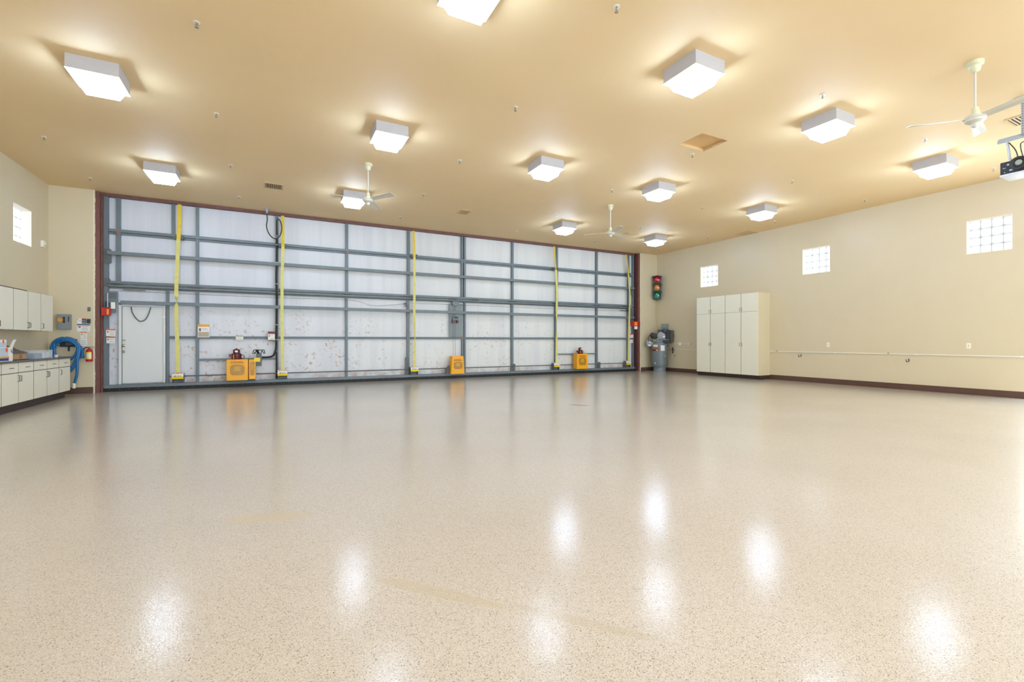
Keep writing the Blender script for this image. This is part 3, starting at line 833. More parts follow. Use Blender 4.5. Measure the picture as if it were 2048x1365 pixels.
# ------------------------------------------------------------------ yellow motor covers, motors
def yrect(px0, py0, px1, py1, Y):
    a = onY(px0, py1, Y); c = onY(px1, py0, Y); return a[0], c[0], a[1], c[1]
def motor(t, x, z, y, s=1.0, side=-1):
    MB().lathe([(0.105 * s, 0), (0.115 * s, 0.02), (0.115 * s, 0.14 * s), (0.10 * s, 0.155 * s), (0.082 * s, 0.16 * s), (0.082 * s, 0.25 * s), (0.06 * s, 0.27 * s), (0.02 * s, 0.275 * s), (0.018 * s, 0.295 * s)], (x, y, z), 'z', 24).build('motor_body', m_red, t, smooth=True)
    MB().box(x + side * 0.17 * s, x + side * 0.10 * s, y - 0.05, y + 0.05, z + 0.06 * s, z + 0.14 * s).build('terminal_box', m_red, t, bevel=0.005)
    MB().lathe([(0.121 * s, 0.03), (0.121 * s, 0.045)], (x, y, z), 'z', 24).lathe([(0.121 * s, 0.115 * s), (0.121 * s, 0.13 * s)], (x, y, z), 'z', 24).build('motor_ribs', m_red, t)
    MB().tube(smooth_path([(x + 0.10 * s, y, z + 0.02), (x + 0.16 * s, y - 0.02, z + 0.03), (x + 0.18 * s, y - 0.02, z + 0.07), (x + 0.15 * s, y, z + 0.11), (x + 0.10 * s, y, z + 0.10)], 5), 0.008, 6).build('motor_lead', m_black, t)
    MB().box(x - 0.035 * s, x + 0.035 * s, y - 0.088 * s, y - 0.080 * s, z + 0.19 * s, z + 0.235 * s).build('motor_plate', m_sticker, t)
    MB().box(x - 0.075 * s, x - 0.048 * s, y - 0.112 * s, y - 0.098 * s, z + 0.02, z + 0.13 * s).build('warning_strip', m_orange, t)
def cover(px, lab, Y=14.15, sub=True, taper=0.0, mtr=None, win=(0.16, 0.84, 0.25, 0.75), textz=0.88, rdx=0.0):
    x0, x1, z0, z1 = yrect(*px, Y)
    t = thing('motor_cover', lab, 'motor cover', ((x0 + x1) / 2, Y, z0), group='yellow drive motor covers')
    w = x1 - x0; h = z1 - z0
    b = MB()
    tp = taper * w
    dpt = 0.25
    b.add([(-w / 2, 0, 0), (w / 2, 0, 0), (w / 2, dpt, 0), (-w / 2, dpt, 0), (-w / 2 + tp, 0.0, h), (w / 2 - tp * 0.6, 0.0, h), (w / 2 - tp * 0.6, dpt, h), (-w / 2 + tp, dpt, h)],
          [(0, 3, 2, 1), (4, 5, 6, 7), (0, 1, 5, 4), (1, 2, 6, 5), (2, 3, 7, 6), (3, 0, 4, 7)])
    b.build('cover_shell', m_yellow, t, bevel=0.008)
    wx0, wx1, wz0, wz1 = -w / 2 + win[0] * w, -w / 2 + win[1] * w, win[2] * h, win[3] * h
    MB().prism(rrect(wx0, wx1, wz0, wz1, min(wx1 - wx0, wz1 - wz0) * 0.28), 'y', -0.004, 0.002).build('mesh_window', m_amber, t)
    MB().prism(rrect(wx0 + 0.28 * (wx1 - wx0), wx1 - 0.28 * (wx1 - wx0), wz0 + 0.38 * (wz1 - wz0), wz1 - 0.16 * (wz1 - wz0), 0.02), 'y', -0.006, -0.003).build('sprocket_behind_mesh', mat('amber_light', (196, 150, 52), rough=0.4, var=0.06), t)
    MB().box(-w / 2 + 0.02, w / 2 - 0.02, 0.03, dpt - 0.02, 0.165 - z0, 0.0).build('cover_foot', m_black, t)
    if sub:
        text_mesh('maker_lettering', '\u2708 Schweiss' if False else 'Schweiss', 0.05 * h / 0.5, m_redp, t, (rdx * w + 0.03 * w, -0.003, textz * h + 0.018 * h), width=0.42 * w)
        text_mesh('door_lettering', 'BI-FOLD DOORS', 0.036 * h / 0.5, m_black, t, (rdx * w, -0.003, textz * h - 0.045 * h), width=0.60 * w)
        MB().add([(-0.30 * w, -0.004, textz * h + 0.02 * h), (-0.22 * w, -0.004, textz * h + 0.045 * h), (-0.24 * w, -0.004, textz * h + 0.008 * h)], [(0, 1, 2)]).build('plane_emblem', m_black, t)
    if mtr:
        mx_, my = onY(mtr[0], mtr[1], 14.25)
        motor(t, mx_ - (x0 + x1) / 2 - 0.0, h, 0.12, mtr[2])
    return t, (x0 + x1) / 2, z0, w, h
cover((453, 719, 496, 762.3), 'large square yellow motor cover with red motor, lower left of hangar door', mtr=(473, 700, 1.0))
t, cx, cz, w, h = cover((497.8, 719.5, 511.4, 759), 'narrow yellow chain guard beside the large square motor cover', sub=False, win=(0.2, 0.82, 0.2, 0.88))
cover((902, 712.7, 929, 749), 'tapered yellow winch cover below the grey lock panel, no motor on top', taper=0.1, win=(0.2, 0.85, 0.28, 0.68), textz=0.80)
cover((1154, 708, 1176, 738.8), 'small yellow motor cover with red motor, at right of hangar door', win=(0.17, 0.83, 0.25, 0.76), textz=0.87, mtr=(1161, 700, 0.86))
# dark drive chain guard left of the tapered cover
x0, x1, z0, z1 = yrect(893, 732, 898.4, 750, 14.3)
o = MB().prism([(x0, 0.165), (x1, 0.165), (x1, z1), (x0 + 0.08, z1 + 0.01), (x0, z1 - 0.14)], 'y', 14.30, 14.40).build('drive_bracket', m_greyd)
tag(o, 'dark steel drive bracket left of the tapered yellow winch cover', 'bracket')

# grey control box beside the narrow guard
x0, x1, z0, z1 = yrect(512.2, 708, 523, 732.7, 14.2)
t = thing('control_box', 'dark grey electrical box with yellow label right of the narrow guard', 'electrical box', ((x0 + x1) / 2, 14.2, z0))
w = x1 - x0; h = z1 - z0
MB().box(-w / 2, w / 2, 0, 0.18, 0, h).build('enclosure', m_greyd, t, bevel=0.004)
MB().box(-w / 2 - 0.045, w / 2 - 0.03, -0.064, -0.058, h * 0.36, h * 0.68).box(-w / 2 + 0.01, -w / 2 + 0.05, -0.058, 0.001, h * 0.4, h * 0.6).build('warning_label', mat('label_yellow', (232, 204, 16)), t)
for k in range(5):
    a = -w / 2 + 0.02 + k * (w - 0.04) / 4
    MB().tube(smooth_path([(a, 0.08, h), (a + random.uniform(-.06, .06), 0.05, h + 0.09), (a + random.uniform(-.1, .1), 0.07, h + 0.10), (a + (0.1 if k > 2 else -0.1), 0.1, h + 0.0)], 5), 0.010, 6).build('loose_wire', m_black, t)

# ------------------------------------------------------------------ cable bundle and loop
def Yp(seq, Y): return [(onY(a, c, Y)[0], Y, onY(a, c, Y)[1]) for a, c in seq]
t = thing('cable_bundle', 'black cable bundle tied down an upright, left of the second yellow strap', 'cable', (onY(553, 600, 14.44)[0], 14.44, 2.5))
inv = Matrix.Translation(t.location).inverted()
o = MB().tube(smooth_path(Yp([(554, 478), (553.5, 520), (552.5, 560), (553.5, 590), (553, 640), (552.5, 690), (551, 702), (546, 712), (535, 715), (524, 715)], 14.42), 5), 0.026, 8).build('main_cable', m_black, t, smooth=True); o.matrix_parent_inverse = inv
o = MB().tube(smooth_path(Yp([(553, 705), (553.2, 730), (552.6, 757)], 14.43), 4), 0.02, 8).build('floor_cable', m_black, t, smooth=True); o.matrix_parent_inverse = inv
for py in (490, 525, 568, 615, 650, 680):
    X, Z = onY(553.5, py, 14.39)
    o = MB().box(X - 0.03, X + 0.03, 14.385, 14.39, Z - 0.006, Z + 0.006).build('cable_tie', m_sticker, t); o.matrix_parent_inverse = inv
t = thing('cable_loop', 'black power cable looping down from a ceiling bracket near second strap', 'cable', (onY(534, 430, 14.1)[0], 14.1, H))
inv = Matrix.Translation(t.location).inverted()
o = MB().tube(smooth_path(Yp([(534, 428), (534.5, 440), (533, 452), (536, 464), (543, 474), (551, 478), (559, 473), (563.5, 460), (562, 446), (557, 438.5), (553.5, 444)], 14.12) + [(onY(553.8, 470, 14.34)[0], 14.34, onY(553.8, 470, 14.34)[1])], 6), 0.014, 8).build('looped_cord', m_black, t, smooth=True); o.matrix_parent_inverse = inv
X = onY(534, 420, 14.12)[0]
o = MB().box(X - 0.07, X + 0.07, 14.06, 14.18, H - 0.012, H).box(X - 0.025, X + 0.025, 14.10, 14.14, H - 0.10, H - 0.012).cyl((X, 14.12, H - 0.2), 0.012, 0.12, 'z', 8).build('ceiling_bracket', m_galv, t); o.matrix_parent_inverse = inv

# small labelled box on the cable upright
def sticker(px, Y, lab, head=None, body=m_sticker, hh=0.14, lines=3, name='warning_sticker', icon=True, cat='sticker', thick=0.006, foot=None, linemat=m_print):
    x0, x1, z0, z1 = yrect(*px, Y)
    t = thing(name, lab, cat, ((x0 + x1) / 2, Y, z0)); w = x1 - x0; h = z1 - z0
    MB().box(-w / 2, w / 2, 0, thick, 0, h).build('plate', body, t)
    if head is not None: MB().box(-w / 2, w / 2, -0.002, 0.001, h * (1 - hh), h).build('header_band', head, t)
    if foot is not None: MB().box(-w / 2 + 0.01, w / 2 - 0.01, -0.002, 0.001, h * 0.05, h * 0.42).build('lower_field', foot, t)
    b = MB(); top = h * (1 - hh) * 0.92; bot = h * (0.5 if foot is not None else 0.08)
    for k in range(lines):
        z = bot + (top - bot) * (k + 0.5) / lines
        b.box(-w * (0.12 if icon else 0.42), w * (0.40 - 0.08 * (k % 2)), -0.0015, 0.001, z - 0.004, z + 0.004)
    if icon: b.box(-w * 0.40, -w * 0.22, -0.0015, 0.001, top - h * 0.28, top - h * 0.06)
    b.build('print_lines', linemat, t)
    return t
t = sticker((536, 666.5, 549.8, 681), 14.40, 'white labelled black switch box on the cable upright', m_redp, hh=0.16, lines=2, name='switch_box', cat='switch box', thick=0.02)
x0, x1, z0, z1 = yrect(536, 665, 549.8, 682.5, 14.41)
MB().box(-(x1 - x0) / 2, (x1 - x0) / 2, 0.02, 0.08, -0.02, (z1 - z0)).build('box_body', m_black, t)
MB().box(-0.04, 0.05, -0.003, 0.002, 0.002, 0.03).build('yellow_label', m_amberp, t)
sticker((395.5, 649.5, 418.8, 675), 14.44, 'instruction sticker with orange top and tan lower half on hangar door', m_amberp, hh=0.18, lines=2, foot=mat('tan_print', (176, 164, 144)), linemat=mat('mixed_print', (110, 90, 120)))
sticker((471.5, 672, 486.6, 681), 14.44, 'small white card above the large square yellow motor cover', mat('green_print', (120, 140, 80)), hh=0.15, lines=2, icon=False, name='door_card')
sticker((212, 658.7, 230.8, 672.8), 14.43, 'orange topped warning sticker left of the pedestrian door, upper one', m_orange, hh=0.17, lines=3)
sticker((213, 674.2, 229.8, 687.2), 14.43, 'orange topped warning sticker left of the pedestrian door, lower one', m_orange, hh=0.17, lines=2)
sticker((1259.8, 668, 1266.5, 676.3), 14.42, 'red topped warning sticker by the right jamb, upper one', m_redp, hh=0.2, lines=2)
sticker((1259.5, 678.5, 1265.5, 686.3), 14.42, 'red topped warning sticker by the right jamb, lower one', m_redp, hh=0.12, lines=2)
sticker((1260.2, 646, 1263.2, 655), 14.42, 'narrow white inspection strip below the right guide plate', None, hh=0.0, lines=3, icon=False)

# grey lock panel
x0, x1, z0, z1 = yrect(899, 608.5, 926, 674, 14.46)
t = thing('lock_panel', 'tall grey steel lock panel with handle box on the hangar door', 'panel', ((x0 + x1) / 2, 14.46, z0)); w = x1 - x0; h = z1 - z0
MB().prism([(-w / 2, 0), (w / 2, 0), (w / 2, h), (-w / 2 + 0.05, h), (-w / 2, h - 0.06)], 'y', 0, 0.012).build('backing_plate', mat('panel_grey', (122, 133, 137), rough=0.4), t)
def rel(px, py, Y=14.40): a = onY(px, py, Y); return a[0] - (x0 + x1) / 2, a[1] - z0
a = rel(904.8, 612); c = rel(917.4, 603.5)
MB().prism([(a[0] + 0.03, a[1]), (c[0] - 0.03, a[1]), (c[0], a[1] + 0.04), (c[0], c[1]), (a[0], c[1]), (a[0], a[1] + 0.04)], 'y', -0.09, -0.02).build('upper_bracket', m_grey, t)
a = rel(905.5, 641); c = rel(916, 633)
MB().box(a[0], c[0], -0.10, 0.0, a[1], c[1]).build('lock_box', m_grey, t, bevel=0.004)
MB().box(a[0] + 0.03, c[0] - 0.02, -0.103, -0.099, a[1] + 0.06, c[1] - 0.02).build('lock_window', m_black, t)
m_mar = mat('maroon_bracket', (104, 64, 68), rough=0.5)
MB().box(a[0] - 0.02, a[0] + 0.05, -0.08, 0.0, a[1] - 0.09, a[1]).box(c[0] - 0.04, c[0] + 0.02, -0.08, 0.0, a[1] - 0.09, a[1]).build('lock_feet', m_mar, t)
r1 = rel(906.5, 712); r2 = rel(910.8, 712); tp = rel(908, 612)
MB().tube([(tp[0] - 0.01, -0.05, tp[1]), (r1[0], -0.05, r1[1])], 0.004, 6).tube([(tp[0] + 0.05, -0.05, tp[1]), (r2[0], -0.05, r2[1])], 0.005, 6).build('lock_cables', m_greyd, t)

# red switch boxes on the jambs
def redbox(px, Y, lab, lx, whitebelow):
    x0, x1, z0, z1 = yrect(*px, Y)
    t = thing('red_switch_box', lab, 'switch box', ((x0 + x1) / 2, Y, z0), group='red boxes on the door jambs'); w = x1 - x0; h = z1 - z0
    MB().box(-w / 2, w / 2, 0, 0.13, 0, h).build('enclosure', m_brightred, t, bevel=0.006)
    MB().box(-w / 2 + lx[0] * w, -w / 2 + lx[1] * w, -0.003, 0.002, h * 0.14, h * 0.82).build('yellow_label', m_amberp, t)
    MB().box(-w / 2 + w * 0.35, -w / 2 + w * 0.7, 0.03, 0.08, -0.07 if not whitebelow else -0.12, 0).build('cable_gland', m_white if whitebelow else m_greyd, t)
    MB().cyl((0.0, 0.06, h), 0.016, 0.16, 'z', 8).build('conduit_stub', m_black, t)
redbox((202, 616, 219.3, 631.5), 14.30, 'red switch box with yellow label on the left door jamb', (0.66, 0.9), False)
redbox((1265.3, 643.2, 1280.5, 652.8), 14.22, 'red switch box with yellow label on the right door jamb', (0.25, 0.6), True)

# ------------------------------------------------------------------ left bay: cabinets
def pull(parent, x, z, L_, vert=True, y=-0.022):
    b = MB(); r = 0.005; d = 0.028
    if vert: pts = [(x, 0 + y, z - L_ / 2), (x, y - d, z - L_ / 2 + 0.008), (x, y - d, z + L_ / 2 - 0.008), (x, 0 + y, z + L_ / 2)]
    else: pts = [(x - L_ / 2, 0 + y, z), (x - L_ / 2 + 0.008, y - d, z), (x + L_ / 2 - 0.008, y - d, z), (x + L_ / 2, 0 + y, z)]
    return b.tube(pts, r, 6).build('handle', m_black, parent)
def cabinet(name, label, cat, loc, rot, w, d, z0, z1, doors, drawers=(), toe=False, group=None, side=m_cream, pulllen=0.11):
    t = thing(name, label, cat, loc, rot, group)
    f = -d + 0.02                                       # body front; doors stand 20 mm proud of it
    MB().box(0.001, w - 0.001, f, -0.001, z0, z1).build('body', side, t)
    for dx0, dx1, dz0, dz1, hx, hz in doors:
        o = MB().box(dx0 + 0.006, dx1 - 0.006, f - 0.019, f - 0.001, dz0 + (0.006 if drawers else 0.003), dz1 - (0.006 if drawers else 0.003)).build('door', m_cream, t, bevel=0.0012)
        pull(o, hx, hz, pulllen, True, f - 0.019)
    for dx0, dx1, dz0, dz1 in drawers:
        o = MB().box(dx0 + 0.006, dx1 - 0.006, f - 0.019, f - 0.001, dz0 + (0.006 if drawers else 0.003), dz1 - (0.006 if drawers else 0.003)).build('drawer', m_cream, t, bevel=0.0012)
        pull(o, (dx0 + dx1) / 2 + 0.02, (dz0 + dz1) / 2, 0.10, False, f - 0.019)
    g = MB()
    for i, q in enumerate(list(doors) + list(drawers)):
        if q[0] < 0.01: g.box(0.001, 0.006, f - 0.0182, f, q[2], q[3])
        else: g.box(q[0] - 0.006, q[0] + 0.006, f - 0.0182, f, q[2], q[3])
    if drawers:
        g.box(0.002, w - 0.002, f - 0.0165, f, drawers[0][2] - 0.006, drawers[0][2] + 0.006)
    if len(doors) > 2: g.box(0.002, w - 0.002, f - 0.0165, f, doors[0][2] - 0.003, doors[0][2] + 0.003)
    if g.v: g.build('shadow_gap', m_void, t)
    if toe: MB().box(0.0, w, f + 0.07, -0.001, 0.0, z0).build('toe_kick', mat('toe_kick_brown', (58, 42, 37), rough=0.5), t)
    return t
U0, U1 = 1.45, 2.212
def up(y0, y1, seam, lab):
    w = y1 - y0
    if seam: doors = [(0, w / 2, U0, U1, w / 2 - 0.035, U0 + 0.10), (w / 2, w, U0, U1, w / 2 + 0.035, U0 + 0.10)]
    else: doors = [(0, w, U0, U1, 0.045, U0 + 0.10)]
    cabinet('wall_cabinet', lab, 'cabinet', (XL, y0, 0), R(90), w, 0.341, U0, U1, doors, group='cream wall cabinets above the counter')
up(12.862, 13.44, False, 'single door cream wall cabinet, nearest the hangar door')
up(11.735, 12.862, True, 'double door cream wall cabinet next to the single door one')
up(10.605, 11.735, True, 'cream wall cabinet cut off by the left edge of the photo')
B0, BD, B1 = 0.15, 0.682, 0.862
def base(y0, y1, n, lab):
    w = y1 - y0
    if n == 2:
        doors = [(0, w / 2, B0, BD, w / 2 - 0.035, BD - 0.10), (w / 2, w, B0, BD, w / 2 + 0.035, BD - 0.10)]; dr = [(0, w / 2, BD, B1), (w / 2, w, BD, B1)]
    else: doors = [(0, w, B0, BD, 0.055, BD - 0.10)]; dr = [(0, w, BD, B1)]
    cabinet('base_cabinet', lab, 'cabinet', (XL, y0, 0), R(90), w, 0.611, B0, B1, doors, dr, toe=1, group='cream base cabinets under the counter')
base(12.885, 13.483, 1, 'single door cream base cabinet at the hose end of the counter')
base(11.747, 12.882, 2, 'middle double door cream base cabinet under the clear bin')
base(10.592, 11.744, 2, 'double door cream base cabinet under the white cartons')
base(9.40, 10.589, 2, 'cream base cabinet cut off at the left edge of the photo')
o = MB().box(XL + 0.001, -3.955, 9.38, 13.525, 0.864, 0.90).build('countertop', m_counter, bevel=0.004); tag(o, 'dark laminate countertop over the cream base cabinets', 'countertop')
o = MB().box(-4.47, -4.33, 9.8, 12.50, U1 + 0.001, U1 + 0.032).build('spare_trim_board', mat('brown_board', (84, 58, 52), rough=0.5), bevel=0.003)
tag(o, 'long brown trim board lying on top of the cream wall cabinets', 'board')

# ------------------------------------------------------------------ things on the counter
CT = 0.901
t = thing('carton', 'open white carton of brown bottles at the left end of the counter', 'box', (-4.10, 10.70, CT))
MB().box(-0.16, 0.16, -0.30, 0.155, 0, 0.235).build('box_body', m_sticker, t, bevel=0.003)
MB().box(-0.1605, 0.1605, -0.299, 0.02, 0.01, 0.055).build('blue_band', m_navy, t)
MB().box(-0.1607, 0.1607, -0.299, 0.03, 0.056, 0.085).build('orange_band', m_amberp, t)
MB().box(-0.0, 0.1612, -0.299, 0.0, 0.086, 0.225).build('pale_blue_picture', mat('pale_blue_print', (184, 200, 214)), t)
MB().lathe([(0.001, 0.0), (0.04, 0.001), (0.001, 0.002)], (0.1615, -0.05, 0.19), 'x', 16).build('orange_fruit_picture', m_orange, t)
b = MB().box(0.161, 0.1625, 0.09, 0.11, 0.15, 0.20).box(0.161, 0.1625, 0.12, 0.14, 0.14, 0.16); b.build('dark_mark', m_dprint, t)
o = MB().add([(0.155, 0.06, 0.235), (0.16, 0.14, 0.235), (0.20, 0.16, 0.37), (0.19, 0.08, 0.36)], [(0, 1, 2, 3)]).build('open_flap', m_sticker, t)
sol = o.modifiers.new('thick', 'SOLIDIFY'); sol.thickness = 0.004
t = thing('carton', 'smaller white carton stacked on the open carton, left end of counter', 'box', (-4.10, 10.58, CT + 0.236))
MB().box(-0.15, 0.15, -0.25, 0.10, 0, 0.125).build('box_body', m_sticker, t, bevel=0.003)
MB().box(0.0, 0.1508, -0.248, 0.085, 0.006, 0.08).build('pale_blue_picture', mat('pale_blue_print', (184, 200, 214)), t)
MB().lathe([(0.001, 0.0), (0.03, 0.001), (0.001, 0.002)], (0.151, -0.01, 0.095), 'x', 16).build('orange_fruit_picture', m_orange, t)
blab = ['brown glass bottle with pink cap standing in the open carton', 'brown glass bottle in the open carton, behind its raised flap', 'brown glass bottle in the open carton, nearest the black bag']
for k, (x, y) in enumerate(((-4.02, 10.74), (-4.03, 10.80), (-4.10, 10.83))):
    t = thing('bottle', blab[k], 'bottle', (x, y, CT + 0.236), group='brown bottles in the open carton')
    MB().lathe([(0.026, 0), (0.028, 0.01), (0.028, 0.06), (0.02, 0.085), (0.012, 0.09)], n=14).build('bottle_body', m_frost, t, smooth=True)
    MB().cyl((0, 0, 0.09), 0.015, 0.022, n=12).build('cap', mat('pink_plastic', (200, 60, 110)) if k == 0 else m_frost, t)
# black bag on a cardboard box
t = thing('cardboard_box', 'low brown cardboard box under the black bag on the counter', 'box', (-4.16, 11.36, CT))
MB().box(-0.14, 0.12, -0.30, 0.27, 0.012, 0.12).build('box_body', m_card, t, bevel=0.003)
MB().box(0.1205, 0.122, 0.0, 0.10, 0.03, 0.10).build('dark_print', mat('brown_print', (140, 100, 66)), t)
MB().box(-0.16, 0.15, -0.33, 0.29, 0.0, 0.012).build('dark_tray', m_black, t)
bm_ = MB(); nx, ny = 10, 14; vs = []; fs = []
for i in range(nx + 1):
    for j in range(ny + 1):
        u = i / nx; v = j / ny; r_ = random.Random(i * 37 + j)
        z = 0.005 + 0.17 * math.sin(math.pi * min(1, u * 1.02)) ** 0.5 * (1 - v) ** 0.7 + r_.uniform(-.006, .006)
        vs.append((-0.15 + 0.29 * u, -0.32 + 0.60 * v, max(z, 0.003)))
for i in range(nx):
    for j in range(ny):
        a = i * (ny + 1) + j; fs.append((a, a + 1, a + ny + 2, a + ny + 1))
n0 = len(vs)
vs += [(v[0], v[1], 0.0) for v in vs]
for i in range(nx):
    for j in range(ny):
        a = n0 + i * (ny + 1) + j; fs.append((a, a + ny + 1, a + ny + 2, a + 1))
ring = [i * (ny + 1) for i in range(nx + 1)] + [nx * (ny + 1) + j for j in range(1, ny + 1)] + [i * (ny + 1) + ny for i in range(nx - 1, -1, -1)] + [j for j in range(ny - 1, 0, -1)]
for k in range(len(ring)):
    a, c = ring[k], ring[(k + 1) % len(ring)]; fs.append((a, c, c + n0, a + n0))
o = bm_.add(vs, fs).build('plastic_bag', mat('black_bin_liner', (28, 26, 28), rough=0.25), smooth=True)
o.location = (-4.16, 11.36, CT + 0.122); tag(o, 'crumpled black plastic bag lying over the brown cardboard box', 'bag')
# clear storage bin
m_clear = bpy.data.materials.new('clear_plastic'); m_clear.use_nodes = True
pb = m_clear.node_tree.nodes['Principled BSDF']; pb.inputs['Base Color'].default_value = (0.82, 0.88, 0.92, 1); pb.inputs['Alpha'].default_value = 0.22; pb.inputs['Roughness'].default_value = 0.15
t = thing('storage_bin', 'clear plastic storage bin with blue contents on the counter', 'bin', (-4.15, 12.10, CT))
w2, d2, hh = 0.37, 0.20, 0.155
b = MB().box(-d2, d2, -w2, w2, 0, 0.004).box(-d2, -d2 + .004, -w2, w2, .004, hh).box(d2 - .004, d2, -w2, w2, .004, hh).box(-d2, d2, -w2, -w2 + .004, .004, hh).box(-d2, d2, w2 - .004, w2, .004, hh)
b.build('bin_body', m_clear, t)
MB().box(-d2 - .008, d2 + .008, -w2 - .008, w2 + .008, hh, hh + 0.008).build('lid', m_clear, t, bevel=0.003)
MB().box(-d2 + 0.01, d2 - 0.02, -w2 + 0.02, -0.02, 0.006, 0.105).build('blue_contents', mat('folded_blue_cloth', (34, 84, 124), rough=0.8, var=0.15), t, bevel=0.02)
MB().box(-d2 + 0.01, d2 - 0.03, 0.01, 0.17, 0.006, 0.11).build('white_contents', mat('grey_white_packet', (204, 206, 216), rough=0.5), t, bevel=0.02)
MB().box(-d2 + 0.01, d2 - 0.03, 0.19, w2 - 0.03, 0.006, 0.12).build('silver_contents', mat('pale_packet', (196, 204, 208), rough=0.4), t, bevel=0.02)
o = MB().lathe([(0.026, 0), (0.034, 0.05), (0.03, 0.05), (0.023, 0.005)], n=16, cap=False).add([(0.026 * math.cos(2 * math.pi * k / 16), 0.026 * math.sin(2 * math.pi * k / 16), 0.0) for k in range(16)], [tuple(range(16))]).build('paper_cup', m_sticker)
o.location = (-4.02, 12.86, CT); tag(o, 'small white cup standing near the hose end of the counter', 'cup')
o = MB().lathe([(0.02, 0), (0.05, 0.018), (0.047, 0.02), (0.018, 0.004)], n=18, cap=False).add([(0.02 * math.cos(2 * math.pi * k / 18), 0.02 * math.sin(2 * math.pi * k / 18), 0.0) for k in range(18)], [tuple(range(18))]).build('shallow_dish', m_clear)
o.location = (-4.05, 13.05, CT); tag(o, 'clear shallow dish beside the small white cup on the counter', 'dish')

# ------------------------------------------------------------------ things on the left part of the door wall
YW = YB
def wallbox(px, depth, name, lab, cat, m, bevel=0.004, Y=YW):
    x0, x1, z0, z1 = yrect(*px, Y - depth)
    t = thing(name, lab, cat, ((x0 + x1) / 2, Y - depth, z0)); w = x1 - x0; h = z1 - z0
    MB().box(-w / 2, w / 2, 0, depth, 0, h).build('enclosure', m, t, bevel=bevel)
    return t, w, h
t, w, h = wallbox((114, 629, 139.5, 658.8), 0.13, 'disconnect_box', 'grey electrical disconnect box with yellow oval label above the hose', 'electrical box', mat('switchgear_grey', (132, 140, 142), rough=0.45))
MB().lathe([(0.001, 0), (0.045, 0.0), (0.045, -0.003), (0.001, -0.003)], (-w * 0.26, 0, h * 0.62), 'y', 20).build('yellow_oval', m_amberp, t)
MB().box(-w * 0.05, w * 0.13, -0.004, 0.001, h * 0.42, h * 0.82).build('black_legend', m_dprint, t)
MB().box(0.0, w * 0.09, -0.006, 0.001, h * 0.60, h * 0.645).build('red_legend', m_redp, t)
MB().box(w * 0.40, w * 0.45, -0.02, 0.01, h * 0.5, h * 0.85).build('lever', m_dprint, t)
t, w, h = wallbox((175, 614.8, 180.5, 622.5), 0.02, 'wall_switch', 'small grey switch plate high on the wall left of the door jamb', 'switch', m_greyd, bevel=0.002)
MB().box(-w * 0.2, w * 0.2, -0.008, 0.0, h * 0.3, h * 0.7).build('toggle', m_print, t)
sticker((154, 637, 163, 647.5), YW - 0.006, 'small white notice with bird mark, top left of the sign cluster', None, hh=0.0, lines=1, name='notice_sign', cat='sign')
sticker((163.8, 637.5, 172.2, 647.5), YW - 0.006, 'small dark notice with red top in the middle of the sign cluster', m_redp, hh=0.15, lines=2, name='notice_sign', cat='sign', foot=None, body=mat('dark_notice', (74, 66, 84)), linemat=m_sticker, icon=False)
sticker((154, 649.2, 180, 663.2), YW - 0.006, 'wide white notice with blue top band below the small notices', m_navy, hh=0.14, lines=3, name='notice_sign', cat='sign')
sticker((161, 664.3, 174.3, 677), YW - 0.006, 'orange topped warning sign beside the blue hose, upper one', m_orange, hh=0.14, lines=3, name='notice_sign', cat='sign')
sticker((161, 678, 174.3, 692), YW - 0.006, 'pale blue lined sign directly above the fire extinguisher', m_sticker, hh=0.08, lines=4, name='notice_sign', cat='sign', icon=False)
t, w, h = wallbox((173.4, 638.2, 180.6, 647.4), 0.03, 'keypad', 'dark green keypad box at the right of the sign cluster', 'keypad', mat('dark_green_plastic', (52, 66, 58), rough=0.5), bevel=0.003)
MB().box(-w * 0.3, w * 0.3, -0.003, 0.001, h * 0.2, h * 0.8).build('key_field', m_dprint, t)

# fire extinguisher
ex, ez = onY(178.3, 723.5, YW - 0.09)
t = thing('fire_extinguisher', 'red fire extinguisher hanging on the wall beside the blue hose', 'fire extinguisher', (ex, YW - 0.085, ez))
MB().lathe([(0.055, 0), (0.062, 0.012), (0.062, 0.24), (0.05, 0.275), (0.022, 0.295), (0.02, 0.31)], n=24).build('cylinder', m_brightred, t, smooth=True)
b = MB(); vs = []; fs = []; n = 12
for k in range(n + 1):
    a = R(-145 + 110 * k / n)
    for z in (0.07, 0.22): vs.append((0.0635 * math.cos(a), 0.0635 * math.sin(a), z))
for k in range(n): fs.append((2 * k, 2 * k + 2, 2 * k + 3, 2 * k + 1))
o = b.add(vs, fs).build('instruction_label', mat('label_cream', (226, 222, 196)), t)
b = MB(); vs = []; fs = []
for k in range(n + 1):
    a = R(-145 + 110 * k / n)
    for z in (0.20, 0.225): vs.append((0.064 * math.cos(a), 0.064 * math.sin(a), z))
    for z in (0.055, 0.075): vs.append((0.064 * math.cos(a), 0.064 * math.sin(a), z))
for k in range(n):
    fs.append((4 * k, 4 * k + 4, 4 * k + 5, 4 * k + 1)); fs.append((4 * k + 2, 4 * k + 6, 4 * k + 7, 4 * k + 3))
b.add(vs, fs).build('yellow_band', mat('label_yellow', (232, 204, 16)), t)
MB().cyl((0, 0, 0.31), 0.014, 0.03, n=10).box(-0.01, 0.09, -0.012, 0.012, 0.335, 0.345).box(-0.01, 0.075, -0.012, 0.012, 0.315, 0.322).build('valve_handle', m_greyd, t)
MB().tube(smooth_path([(-0.01, -0.01, 0.325), (-0.06, -0.02, 0.33), (-0.10, -0.02, 0.27), (-0.10, -0.02, 0.15), (-0.085, -0.02, 0.08)], 6), 0.011, 8).build('hose', m_black, t, smooth=True)
MB().box(-0.03, 0.03, 0.055, 0.084, 0.10, 0.29).build('wall_bracket', m_greyd, t)

